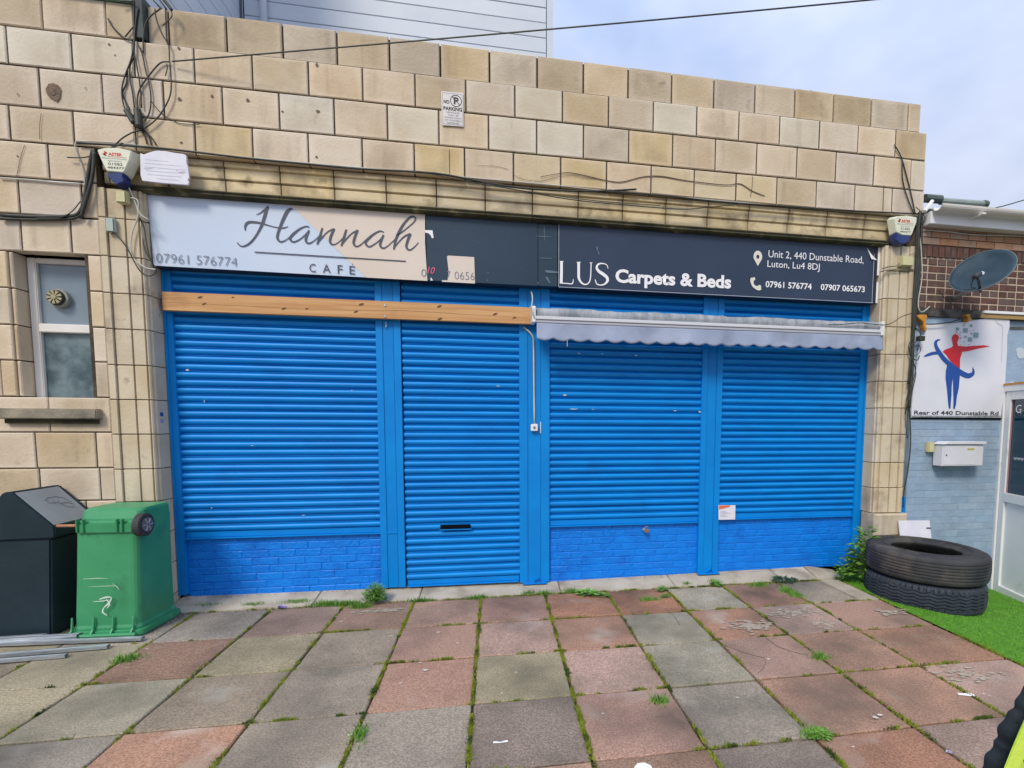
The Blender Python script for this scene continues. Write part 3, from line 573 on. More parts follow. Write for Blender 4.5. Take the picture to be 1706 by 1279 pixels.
# guide posts
def post(x0, x1, zb, label, ztop=2.96, y=0.0, grooves=(.33, .40, .72)):
    t = thing('shutter_post', label, 'post', ((x0+x1)/2, y, zb), 'blue steel posts between the shutters'); w_ = x1-x0
    mb = MB(); mb.box(-w_/2, w_/2, .006, .075, .004, ztop-zb); mb.build('post_body', BLUE, t)
    prev = -w_/2; parts = [(-w_/2, -w_/2+w_*.27), (-w_/2+w_*.285, w_/2-w_*.30), (w_/2-w_*.285, w_/2)]
    for k, (a, b) in enumerate(parts):
        MB().box(a, b, -.004 if k != 1 else .0015, .0055, .002, ztop-zb).build('face_plate', BLUE, t, bevel=.0015)
    return t
P1 = post(-.857, -.853+.001, .07, 'x') if False else None
PL = thing('shutter_post', 'narrow blue guide rail at the left end of the shopfront', 'post', (-2.77, 0, .08), 'blue steel posts between the shutters')
MB().box(-.03, .035, 0, .07, 0, 2.88).build('post_body', BLUE, PL, bevel=.003); MB().box(-.03, -.012, -.008, -.001, 0, 2.88).build('edge_strip', BLUE, PL)
PR = thing('shutter_post', 'blue guide rail at the right end, next to the fluted stone pier', 'post', (3.96, 0, .09), 'blue steel posts between the shutters')
MB().box(-.04, .042, 0, .07, 0, 2.87).build('post_body', BLUE, PR, bevel=.003); MB().box(.02, .042, -.008, -.001, 0, 2.87).build('edge_strip', BLUE, PR)
PO1 = post(-1.075+.0, -.855, .058, 'blue steel post between the two left shutters, the timber board bolted across it')
for sx in (S1,):       # keep the first shutter clear of the post
    for ch in sx.children:
        pass
PO2 = post(.235, .53, .045, 'blue steel post in the middle carrying the white conduit and key switch')
PO3 = post(2.105, 2.33, .06, 'blue steel post behind the awning, between the two right shutters')
for p, xx in ((PO2, .03), (PO3, .02)):
    MB().box(-.12, .12, -.05, .0, -.004, .004).build('foot_plate', BLUE, p, bevel=.002)
    mb = MB(); mb.tube([(xx-.035, -.008, .012), (xx, -.03, .06), (xx+.035, -.008, .012)], .006, 6); mb.build('foot_loop', BLUE, p)
# low brick walls under shutters 1, 3 and 4
def stall(x0, x1, z0, z1, label, pitch=.0705, L_=.225):
    t = thing('brick_plinth', label, 'brick wall', ((x0+x1)/2, .03, 0), 'blue painted brick walls under the shutters')
    cx = (x0+x1)/2; r = 0; z = z1
    MB().box(x0-cx, x1-cx, .0050, .08, z0-.03, z1+.06).build('mortar_bed', BLUE_B, t)
    while z > z0-.02:
        zz0 = max(z-pitch, z0-.03); off = (r % 2)*L_/2+(.03 if r % 3 == 0 else 0); x = x0-off
        while x < x1:
            a, b = max(x, x0), min(x+L_, x1)
            if b-a > .03 and z-zz0 > .02:
                o = block('brick', a-cx, b-cx, zz0, z, .0, BLUE_B, t, d=.02, b=.0045, gap=.0030, jy=.0010, tilt=.014, jag=.0022)
            x += L_
        z -= pitch; r += 1
    return t
stall(-2.735, -1.075, .075, .60, 'long low brick wall painted bright blue under the leftmost shutter')
stall(.53, 2.105, .055, .615, 'low blue painted brick wall under the shutter with the padlock')
stall(2.33, 3.92, .085, .64, 'low blue painted brick wall beside the artificial turf')
# padlock and hasp under shutter 3
pk = thing('padlock', 'small rusty brass padlock hanging below the third shutter', 'padlock', (1.528, -.03, 0.553))
MB().box(-.022, .022, -.012, .012, -.03, .005).build('lock_body', mat('brass', (.42, .30, .14), (.28, .18, .1), .5, 20, metal=.6), pk, bevel=.004)
mb = MB(); mb.tube([(-.014, 0, .004), (-.014, 0, .026), (0, 0, .036), (.014, 0, .026), (.014, 0, .004)], .004, 6); mb.build('shackle', METAL, pk)
MB().box(-.04, -.015, -.006, .02, -.005, .018).build('hasp', METAL, pk)

# timber board
tb = thing('timber_board', 'long knotty pine board fixed across the two left shutters', 'board', (-1.2, -.045, 2.655))
mb = MB().box(-1.572, 1.57, -.022, .022, -.078, .078); mb.build('plank', WOOD, tb, bevel=.003)
for (x, y, z), a in (((-2.481, -.068, 2.697), .02), ((-2.451, -.068, 2.643), .018), ((-1.821, -.068, 2.630), .02), ((-1.634, -.068, 2.638), .014), ((-2.224, -.068, 2.709), .012), ((-1.177, -.068, 2.694), .024), ((-1.224, -.068, 2.628), .02), ((-0.497, -.068, 2.707), .022), ((-0.494, -.068, 2.593), .022), ((0.009, -.068, 2.657), .022), ((0.188, -.068, 2.631), .018)):
    mb = MB(); mb.add([((x+1.2)+a*math.cos(t), 0, (z-2.655)+a*.45*math.sin(t)+.3*a*math.cos(t)) for t in [k*math.pi/5 for k in range(10)]], [tuple(range(10))]); o_ = mb.build('knot', KNOT, tb); o_.location.y = -.0232
for (x, y, z) in ((-0.974, -.068, 2.695), (-0.976, -.068, 2.596)):
    mb = MB(); mb.tube([(x+1.2, -.022, z-2.655), (x+1.2, -.030, z-2.655)], .011, 10, radii=[.012, .008]); mb.build('bolt', METAL, tb)
mb = MB(); ribbon(mb, [(-1.55, -.01, .0012), (-1.0, -.014, .0015), (-.3, -.02, .001), (.4, .0, .0018), (1.0, -.012, .0012), (1.5, -.016, .001)], -.0226); mb.build('split', KNOT, tb)
pin = MB(); pin.tube([(.0, 0, .0), (.004, -.004, -.04), (-.006, -.004, -.05)], .004, 6); pn = pin.build('shutter_pin', METAL, PO1); pn.location = ((-0.981, -.01, 2.559)[0]-PO1.location.x, -.012, (-0.981, -.01, 2.559)[2]-PO1.location.z)

# ---------------------------------------------------------------- fascia signs
SY = -.12
caf = thing('shop_sign', 'white and cream cafe fascia sign with grey script lettering', 'shop sign', (0, 0, 0), 'fascia signs over the shutters')
outl = [(-2.809,3.512), (-0.606,3.497), (-0.610,3.247), (-0.594,2.918), (-2.790,2.930)]
MB().prism(outl[::-1], SY, SY+.004).build('sign_panel', WHITEV, caf)
MB().box(-2.795, -.605, SY+.005, 0.02, 2.925, 3.505).build('sign_box', NAVY_EDGE, caf)
mb = MB(); poly(mb, [(-1.727,3.504), (-0.605,3.496), (-0.609,3.246), (-0.594,2.917), (-1.118,2.919)], SY-.0008); mb.build('cream_print', CREAM, caf)
mb = MB(); y = SY-.003
for pts in ([(-1.990,3.396,0.0050), (-1.963,3.408,0.0080), (-1.934,3.433,0.0110), (-1.914,3.453,0.0080), (-1.900,3.468,0.0060)], [(-1.895,3.471,0.0160), (-1.909,3.441,0.0240), (-1.925,3.388,0.0250), (-1.949,3.316,0.0220), (-1.985,3.244,0.0160), (-2.026,3.183,0.0150), (-2.066,3.144,0.0150), (-2.105,3.126,0.0110), (-2.132,3.136,0.0100), (-2.147,3.157,0.0070)],
            [(-2.079,3.258,0.0070), (-2.082,3.278,0.0120), (-2.073,3.311,0.0190), (-2.048,3.330,0.0190), (-2.009,3.333,0.0180), (-1.955,3.328,0.0150), (-1.883,3.310,0.0080), (-1.817,3.299,0.0090), (-1.773,3.302,0.0090), (-1.744,3.316,0.0050)],
            [(-1.701,3.460,0.0070), (-1.717,3.464,0.0170), (-1.746,3.439,0.0260), (-1.776,3.381,0.0250), (-1.803,3.315,0.0210), (-1.828,3.243,0.0200), (-1.829,3.205,0.0190), (-1.805,3.183,0.0130), (-1.765,3.200,0.0080), (-1.730,3.231,0.0080)],
            [(-1.573,3.319,0.0100), (-1.598,3.326,0.0100), (-1.649,3.302,0.0140), (-1.707,3.251,0.0200), (-1.731,3.214,0.0190), (-1.707,3.189,0.0140), (-1.664,3.206,0.0100), (-1.617,3.245,0.0090), (-1.576,3.292,0.0110)], [(-1.576,3.295,0.0150), (-1.601,3.234,0.0200), (-1.603,3.198,0.0170), (-1.580,3.185,0.0130), (-1.539,3.208,0.0080), (-1.480,3.266,0.0080)],
            [(-1.467,3.321,0.0150), (-1.486,3.259,0.0190), (-1.514,3.180,0.0150)], [(-1.508,3.192,0.0070), (-1.476,3.236,0.0110), (-1.422,3.293,0.0110), (-1.370,3.321,0.0140)], [(-1.370,3.322,0.0200), (-1.398,3.259,0.0220), (-1.408,3.211,0.0200), (-1.391,3.187,0.0140), (-1.359,3.193,0.0090), (-1.321,3.225,0.0080), (-1.291,3.260,0.0080)],
            [(-1.271,3.321,0.0170), (-1.291,3.257,0.0200), (-1.316,3.177,0.0160)], [(-1.313,3.187,0.0070), (-1.274,3.240,0.0120), (-1.226,3.291,0.0110), (-1.176,3.321,0.0140)], [(-1.178,3.323,0.0200), (-1.204,3.257,0.0220), (-1.214,3.208,0.0200), (-1.194,3.182,0.0140), (-1.159,3.196,0.0100), (-1.110,3.245,0.0080)],
            [(-0.958,3.318,0.0090), (-0.991,3.326,0.0120), (-1.044,3.297,0.0160), (-1.099,3.245,0.0220), (-1.115,3.214,0.0190), (-1.088,3.186,0.0140), (-1.047,3.206,0.0110), (-0.998,3.246,0.0100), (-0.959,3.294,0.0130)], [(-0.962,3.295,0.0170), (-0.987,3.234,0.0200), (-0.991,3.198,0.0190), (-0.964,3.181,0.0130), (-0.922,3.208,0.0080), (-0.849,3.280,0.0090)],
            [(-0.848,3.298,0.0080), (-0.812,3.325,0.0100), (-0.769,3.361,0.0090), (-0.708,3.417,0.0100), (-0.686,3.452,0.0120), (-0.701,3.471,0.0130), (-0.737,3.460,0.0170), (-0.786,3.405,0.0200), (-0.830,3.329,0.0230), (-0.861,3.254,0.0210), (-0.878,3.175,0.0150)], [(-0.871,3.193,0.0070), (-0.831,3.247,0.0100), (-0.782,3.296,0.0130), (-0.731,3.319,0.0170)], [(-0.733,3.321,0.0220), (-0.759,3.255,0.0220), (-0.770,3.205,0.0200), (-0.748,3.179,0.0140), (-0.712,3.197,0.0100), (-0.665,3.249,0.0060)]):
    ribbon(mb, pts, y)
for v in range(0): pass
mb.build('script_lettering', PRINT_G, caf)
mb = MB(); ribbon(mb, [(-2.014,3.084,0.0090), (-1.668,3.082,0.0100), (-0.777,3.078,0.0100)], y); mb.build('underline', PRINT_G, caf)
def T(s, bl, br, top, m, parent, yy, **k):
    return lettering('lettering', s, (bl[0], yy, bl[2]), br[0], top[2]-bl[2], m, parent, **k)
T('C', (-1.583, -.12, 2.942), (-1.531, -.12, 2.945), (-1.580, -.12, 3.011), PRINT_G, caf, SY-.007); T('A', (-1.474, -.12, 2.941), (-1.410, -.12, 2.946), (-1.472, -.12, 3.013), PRINT_G, caf, SY-.007)
T('F', (-1.352, -.12, 2.939), (-1.311, -.12, 2.941), (-1.350, -.12, 3.013), PRINT_G, caf, SY-.007); T('E', (-1.254, -.12, 2.940), (-1.208, -.12, 2.943), (-1.252, -.12, 3.011), PRINT_G, caf, SY-.007)
mb = MB(); ribbon(mb, [(-1.230,3.022,0.0050), (-1.225,3.032,0.0060)], y); mb.build('accent', PRINT_G, caf)
T('07961 576774', (-2.764, -.12, 2.956), (-2.153, -.12, 2.946), (-2.760, -.12, 3.029), PRINT_G2, caf, SY-.007, bold=-.014)
T('0', (-0.644, -.12, 2.953), (-0.601, -.12, 2.955), (-0.643, -.12, 3.017), PRINT_G2, caf, SY-.007, bold=-.014)
# middle dark panel and torn remains of an older sign
mid = thing('shop_sign', 'dark slate fascia panel with torn scraps of an older cream sign', 'shop sign', (0, 0, 0), 'fascia signs over the shutters')
MB().box(-.598, .405, SY+.001, 0.02, 2.922, 3.495).build('sign_panel', TEAL, mid, bevel=.002)
MB().box(.409, .590, SY+.003, 0.02, 2.925, 3.492).build('joint_panel', mat('sign_joint_teal', (.008, .030, .052), (.012, .04, .066), .4, 2, spots=(.06, .10, .13), spotscale=30, spot_amt=(.71, .73)), mid, bevel=.002)
mb = MB(); poly(mb, [(-0.419,3.142), (-0.408,3.151), (-0.177,3.151), (-0.172,2.915), (-0.468,2.916), (-0.465,2.930), (-0.416,2.931), (-0.406,3.012)], SY-.001); mb.build('cream_scrap', CREAM, mid)
mb = MB(); poly(mb, [(-0.609,3.362), (-0.542,3.364), (-0.534,3.300), (-0.547,3.293), (-0.558,3.317), (-0.576,3.336), (-0.609,3.341)], SY-.001); poly(mb, [(-0.563,2.952), (-0.545,2.923), (-0.567,2.922)], SY-.001); mb.build('letter_fragment', PRINT_W, mid)
T('10', (-0.593, -.12, 2.982), (-0.526, -.12, 2.985), (-0.592, -.12, 3.040), PINK, mid, SY-.004, shear=.3)
T('7', (-0.422, -.12, 2.951), (-0.390, -.12, 2.953), (-0.421, -.12, 3.012), PRINT_G2, mid, SY-.004, bold=-.014)
T('0656', (-0.353, -.12, 2.945), (-0.175, -.12, 2.954), (-0.352, -.12, 3.012), PRINT_G2, mid, SY-.004, bold=-.014)
mb = MB()
for pts in ([(0.463,3.477,0.0060), (0.466,3.408,0.0060), (0.468,3.339,0.0040)], [(0.388,3.374,0.0040), (0.446,3.373,0.0080), (0.535,3.375,0.0050)], [(0.424,3.177,0.0050), (0.520,3.179,0.0060), (0.539,3.177,0.0030)], [(0.474,3.063,0.0150), (0.511,3.058,0.0260), (0.604,3.056,0.0080)], [(0.483,3.006,0.0220), (0.520,2.953,0.0110)], [(0.400,2.956,0.0070), (0.409,2.939,0.0070)], [(-0.063,2.956,0.0090), (-0.058,2.946,0.0090)]): ribbon(mb, pts, SY-.001)
mb.build('scratches', mat('pale_scratch', (.10, .15, .20), None, .6), mid)
# carpets sign
crp = thing('shop_sign', 'dark navy carpets and beds fascia sign with white lettering and a peeling corner', 'shop sign', (0, 0, 0), 'fascia signs over the shutters')
MB().box(.596, 3.975, SY+.004, 0.02, 2.918, 3.505).build('sign_box', NAVY_EDGE, crp, bevel=.002)
MB().box(.606, 3.925, SY-.001, SY+.0035, 2.926, 3.495).build('sign_panel', NAVY, crp, bevel=.0012)
mb = MB(); mb.box(.60, 3.94, SY-.002, SY+.003, 3.4965, 3.4995); mb.box(.60, 3.94, SY-.002, SY+.003, 2.9205, 2.925); mb.box(3.926, 3.930, SY-.002, SY+.003, 2.926, 3.42); mb.box(.6, .604, SY-.002, SY+.003, 2.926, 3.495); mb.build('sign_edge', mat('pale_edge', (.45, .5, .6), None, .5), crp)
mb = MB(); mb.box(3.977, 4.001, SY+.006, .0, 3.21, 3.50); mb.box(3.977, 3.998, SY+.006, .0, 2.925, 3.14); mb.build('sign_return', PRINT_W, crp)
mb = MB()
q_ = [(3.831,3.483), (3.885,3.422), (3.960,3.359), (3.883,3.365), (3.876,3.404)]; mb.add([(x, SY-.006-.012*(i == 3), z) for i, (x, z) in enumerate(q_)], [(0, 1, 4), (1, 2, 3, 4)]); mb.build('peeled_corner', PRINT_W, crp)
mb = MB(); poly(mb, [(3.852, 3.495), (3.925, 3.495), (3.925, 3.385)], SY-.0015); mb.build('bare_corner', NAVY_EDGE, crp)
yy = SY-.005
T('Carpets & Beds', (1.149, -.12, 2.990), (2.336, -.12, 3.001), (1.148, -.12, 3.117), PRINT_W, crp, yy, bold=.036)
T('Unit 2, 440 Dunstable Road,', (2.729, -.12, 3.320), (3.803, -.12, 3.330), (2.727, -.12, 3.388), PRINT_W, crp, yy)
T('Luton, Lu4 8DJ', (2.721, -.12, 3.224), (3.302, -.12, 3.229), (2.719, -.12, 3.288), PRINT_W, crp, yy)
T('07961 576774', (2.708, -.12, 3.023), (3.220, -.12, 3.026), (2.706, -.12, 3.084), PRINT_W, crp, yy, bold=.02)
T('07907 065673', (3.323, -.12, 3.025), (3.833, -.12, 3.025), (3.320, -.12, 3.085), PRINT_W, crp, yy, bold=.02)
mb = MB(); o_, s_ = 0, 0
for pts in ([(0.627,3.154,0.0260), (0.627,3.067,0.0260), (0.625,2.962,0.0270)], [(0.610,3.157,0.0050), (0.630,3.157,0.0080), (0.648,3.159,0.0040)], [(0.612,2.957,0.0090), (0.672,2.957,0.0090), (0.730,2.958,0.0100), (0.740,3.000,0.0050)],
            [(0.771,3.158,0.0050), (0.790,3.158,0.0080), (0.811,3.161,0.0050)], [(0.791,3.158,0.0260), (0.791,3.076,0.0250), (0.793,3.017,0.0250), (0.806,2.986,0.0200), (0.830,2.963,0.0160), (0.858,2.956,0.0120), (0.885,2.969,0.0110), (0.903,3.005,0.0110), (0.909,3.082,0.0100), (0.910,3.159,0.0100)], [(0.896,3.160,0.0050), (0.910,3.159,0.0070), (0.924,3.162,0.0050)],
            [(1.076,3.114,0.0050), (1.064,3.147,0.0080), (1.025,3.160,0.0110), (0.982,3.151,0.0160), (0.965,3.118,0.0220), (0.986,3.086,0.0280), (1.026,3.062,0.0310), (1.064,3.034,0.0280), (1.071,3.002,0.0250), (1.046,2.971,0.0160), (1.009,2.958,0.0110), (0.968,2.967,0.0110), (0.951,3.007,0.0080)]): ribbon(mb, pts, yy, 8)
mb.build('serif_lettering', PRINT_W, crp)
ICON = mat('warm_white_print', (.70, .68, .62), None, .5)
mb = MB(); c_ = [(2.614,3.317), (2.661,3.320), (2.617,3.226), (2.612,3.352)]; cx_, cz_ = c_[0]; R_ = c_[1][0]-cx_; rz = R_*1.0; n = 20
outer = [(cx_+R_*math.cos(math.pi*k/12-.45), cz_+R_*1.25*math.sin(math.pi*k/12-.45)) for k in range(0, 16)]+[(c_[2][0], c_[2][1])]
inner = [(cx_+R_*.36*math.cos(a), cz_+R_*.42*math.sin(a)) for a in [2*math.pi*k/len(outer)-.45 for k in range(len(outer))]]
n = len(outer); mb.add([(x, yy, z) for x, z in outer]+[(x, yy, z) for x, z in inner], [(i, (i+1) % n, (i+1) % n+n, i+n) for i in range(n)]); mb.build('map_pin_icon', ICON, crp)
mb = MB(); ribbon(mb, [(2.561,3.107,0.0280), (2.559,3.086,0.0410), (2.560,3.061,0.0310), (2.573,3.033,0.0270), (2.601,3.014,0.0310), (2.633,3.009,0.0460), (2.659,3.012,0.0330)], yy); ribbon(mb, [(2.566,3.105,0.0270), (2.577,3.097,0.0310), (2.590,3.090,0.0150)], yy); ribbon(mb, [(2.628,3.032,0.0150), (2.640,3.026,0.0310), (2.652,3.016,0.0270)], yy); mb.build('telephone_icon', ICON, crp)
mb = MB(); ribbon(mb, [(0.963,3.313,0.0110), (0.970,3.285,0.0180)], yy); ribbon(mb, [(0.972,3.281,0.0090), (0.989,3.239,0.0110)], yy); mb.build('scratches', bpy.data.materials['pale_scratch'], crp)

# ---------------------------------------------------------------- awning
aw = thing('awning', 'half-closed grey fabric awning with scalloped valance over the right shutters', 'awning', (0, 0, 0))
AY = -.27; ax0, ax1 = (0.370, -.27, 2.593)[0], (3.928, -.27, 2.599)[0]; az = (2.042, -.27, 2.585)[2]
print('awning', ax0, ax1, az)
mb = MB(); n = 60; rings = []
for i in range(n+1):
    x = ax0+.005+(ax1-ax0-.01)*i/n; k = []
    for j in range(12):
        a = 2*math.pi*j/12; r = .060+.004*math.sin(i*1.7+j*2)+.003*math.sin(i*.6+j)+random.uniform(-.0025, .0025); k.append((x, AY+.06+r*math.cos(a)*.9, az+.055+r*math.sin(a)+.004*math.sin(i*.35)))
    rings.append(k)
mb.add([p for r in rings for p in r], [(i*12+j, i*12+(j+1) % 12, (i+1)*12+(j+1) % 12, (i+1)*12+j) for i in range(n) for j in range(12)]+[tuple(range(12)), tuple(n*12+j for j in range(12))]); mb.build('fabric_roll', ROLLF, aw, smooth=True)
mb = MB(); mb.box(ax0, ax1, AY-.012, AY+.05, az-.002, az+.030); mb.build('front_bar', mat('awning_bar_white', (.62, .64, .68), None, .35), aw, bevel=.005)
mb = MB(); mb.box(ax0+.004, ax1-.004, AY-.004, AY+.04, az-.030, az-.004); mb.build('front_bar_lower', mat('awning_bar_grey', (.42, .44, .50), None, .4), aw, bevel=.004)
nx = 260; nzv = 8; sc_w = .165; H0 = .135; V = []
for i in range(nx+1):
    t = i/nx; x = ax0+.012+(ax1+.022-ax0-.012)*t
    bot = az-.028-H0-.025*abs(math.sin(math.pi*(x-ax0)/sc_w))-.006*math.sin(x*1.3)
    for j in range(nzv+1):
        s = j/nzv; z = az-.026+(bot-az+.026)*s; y = AY+.004+.010*s*math.sin(x*9+1)+.006*s*math.sin(x*23)-.012*s; V.append((x, y, z))
F = [(i*(nzv+1)+j, (i+1)*(nzv+1)+j, (i+1)*(nzv+1)+j+1, i*(nzv+1)+j+1) for i in range(nx) for j in range(nzv)]
vo = mesh('valance', V, F, FABRIC, aw, True); so_ = vo.modifiers.new('s', 'SOLIDIFY'); so_.thickness = .0015
for xx in (ax0-.015, ax1+.008):
    MB().box(xx-.018, xx+.018, AY-.02, AY+.12, az-.03, az+.115).build('end_cap', PVC, aw, bevel=.005)
for xx in (.40, 2.2, 3.9):
    mb = MB(); mb.box(xx-.03, xx+.03, AY+.09, -.006, az+.02, az+.07); mb.build('wall_bracket', ALU, aw, bevel=.004)
mb = MB(); mb.tube([(ax0-.015, AY-.016, az+.09), (ax0-.02, AY-.022, az+.05), (ax0-.01, AY-.018, az+.0)], .008, 6); mb.tube([(ax0-.03, AY-.012, az+.10), (ax0-.03, AY-.012, az-.02)], .006, 6); mb.build('crank_fitting', METAL, aw)
mb = MB(); mb.tube([((0.663, -.28, 2.407)), ((0.663, -.28, 2.347))], .002, 4); mb.build('loose_thread', PRINT_W, aw)
# supply cable from sign to awning, conduit and key switch on the middle post
cd = thing('conduit', 'thin white conduit running down the middle post to a switch', 'conduit', (0, 0, 0))
mb = MB(); mb.tube(smooth_path([(0.276, -.012, 2.555), (0.321, -.02, 2.521), (0.361, -.02, 2.471), (0.373, -.014, 2.387), (0.376, -.012, 2.014), (0.381, -.012, 1.630)], 4), .0085, 8); mb.build('conduit_pipe', CABLEW, cd, smooth=True)
mb = MB(); mb.tube(smooth_path([(0.347, -.06, 2.885), (0.356, -.1, 2.820), (0.343, -.2, 2.726), (0.321, -.27, 2.682)], 4), .006, 6); mb.build('flex', CABLEW, cd)
ksw = thing('key_switch', 'small white key switch box at the foot of the conduit', 'switch', (0.378, -.012, 1.595))
MB().box(-.034, .034, -.03, .006, -.034, .034).build('switch_box', PVC, ksw, bevel=.005); mb = MB(); mb.tube([(0, -.030, 0), (0, -.034, 0)], .014, 12); mb.build('key_barrel', METAL, ksw)
MB().box(-.003, .003, -.0365, -.0345, -.009, .009).build('key_slot', PRINT_K, ksw)
sc = MB(); sc.box(-.004, .004, -.003, .0, -.055, .055); s_ = sc.build('paint_scrape', GRIME, PO2); s_.location = ((0.441, 0, 1.595)[0]-PO2.location.x, -.006, (0.441, 0, 1.595)[2]-.045)
# notice on shutter 4
nt_ = thing('notice', 'white notice sheet with an orange corner taped to the right shutter', 'notice', (0, 0, 0))
pc = [(2.310,0.788), (2.503,0.783), (2.503,0.630), (2.317,0.632)]
mb = MB(); mb.prism(pc[::-1], -.0235, -.022); mb.build('sheet', PAPER, nt_)
mb = MB(); poly(mb, [(2.313,0.785), (2.440,0.783), (2.440,0.770), (2.384,0.756), (2.317,0.745)], -.0242); mb.build('orange_print', mat('orange_print', (.78, .16, .05), None, .5), nt_)
mb = MB()
for v in (462, 472, 482, 495, 505): ribbon(mb, [(pc[0][0]+.02, pc[0][1]-(v-408)/5.018*.0062, .002), (pc[0][0]+.085+.03*(v % 3), pc[0][1]-(v-408)/5.018*.0062, .002)], -.0242)
mb.build('printed_lines', PRINT_G2, nt_)
nts = MB(); nts.box(-.012, .012, 0, .002, -.02, .02); 
stk = thing('sticker', 'small blue and violet sticker on the grimy left pier reveal', 'sticker', (0, 0, 0))
for (u, mm, h) in (((-2.811, -.1, 1.697), BLUEP, .016), ((-2.818, -.1, 1.641), mat('violet_print', (.35, .30, .60), None, .5), .016)):
    MB().box(-2.8055, -2.8040, -.115, -.075, u[2]-h, u[2]+h).build('sticker_patch', mm, stk)

# ---------------------------------------------------------------- small wall fittings
nps = thing('parking_sign', 'white no parking sign fixed high on the stone wall', 'sign', (0, 0, 0))
cpts = [(-0.441,4.513), (-0.254,4.517), (-0.255,4.236), (-0.440,4.231)]
MB().prism(cpts[::-1], -.2105, -.2072).build('sign_plate', mat('no_parking_plate', (.72, .70, .68), (.66, .63, .62), .45, 10), nps)
x0, x1 = cpts[0][0], cpts[1][0]; zt, zb = cpts[0][1], cpts[3][1]; w_, h_ = x1-x0, zt-zb
def NP(s, fx0, fx1, fz, fc, bold=0, m=PRINT_K): return lettering('lettering', s, (x0+w_*fx0, -.212, zt-h_*fz), x0+w_*fx1, h_*fc, m, nps, bold=bold)
NP('NO', .10, .36, .35, .105, .03); NP('PARKING', .09, .93, .545, .11, .03)
for i, (s, a, b) in enumerate((('VEHICLES', .20, .82), ('WILL BE', .28, .78), ('TOWED AWAY', .12, .90), ("AT OWNER'S", .14, .90), ('EXPENSE', .26, .80))): NP(s, a, b, .625+i*.078, .045, 0, PRINT_G2)
mb = MB(); cxp, czp = x0+w_*.66, zt-h_*.245; R_ = w_*.25
ribbon(mb, [(cxp+R_*math.cos(a), czp+R_*math.sin(a), .006) for a in [k*2*math.pi/24 for k in range(25)]], -.2115, 2); ribbon(mb, [(cxp-R_*.7, czp+R_*.7, .006), (cxp+R_*.7, czp-R_*.7, .006)], -.2118); mb.build('prohibition_ring', PRINT_K, nps)
lettering('lettering', 'P', (cxp-R_*.4, -.2125, czp-R_*.6), cxp+R_*.5, R_*1.25, PRINT_K, nps, bold=.035)
mb = MB()
for z_ in (zt-.012, zb+.012): mb.box(x0+.01, x1-.01, -.2112, -.2104, z_-.0012, z_+.0012)
for x_ in (x0+.01, x1-.01): mb.box(x_-.0012, x_+.0012, -.2112, -.2104, zb+.012, zt-.012)
mb.build('sign_border', PRINT_G2, nps)
# torn white board over the cafe sign
wb = thing('torn_board', 'torn white board with faded writing above the left end of the cafe sign', 'board', (0, 0, 0))
pts = [(-2.764,3.761), (-2.736,3.755), (-2.696,3.774), (-2.647,3.792), (-2.583,3.794), (-2.519,3.786), (-2.454,3.783), (-2.436,3.774), (-2.437,3.719), (-2.427,3.676), (-2.424,3.602), (-2.437,3.579), (-2.425,3.576), (-2.433,3.547), (-2.611,3.547), (-2.759,3.553), (-2.769,3.591)]
MB().prism(pts[::-1], -.255, -.235).build('board', PAPER, wb)
mb = MB()
for k, (a, b) in enumerate(((.10, .55), (.08, .80), (.08, .9), (.1, .86), (.12, .8), (.3, .75))): ribbon(mb, [(pts[0][0]+.36*a, pts[0][1]-.045-.028*k, .0025), (pts[0][0]+.36*(a+b)/2, pts[0][1]-.046-.028*k, .002), (pts[0][0]+.36*b, pts[0][1]-.045-.028*k, .0022)], -.2558)
ribbon(mb, [(-2.742,3.646,0.0040), (-2.715,3.647,0.0040), (-2.682,3.654,0.0030)], -.2558); ribbon(mb, [(-2.514,3.657,0.0050), (-2.490,3.640,0.0040), (-2.458,3.645,0.0060), (-2.441,3.642,0.0030)], -.2558)
mb.build('faded_writing', mat('faint_ink', (.48, .48, .60), None, .6), wb)
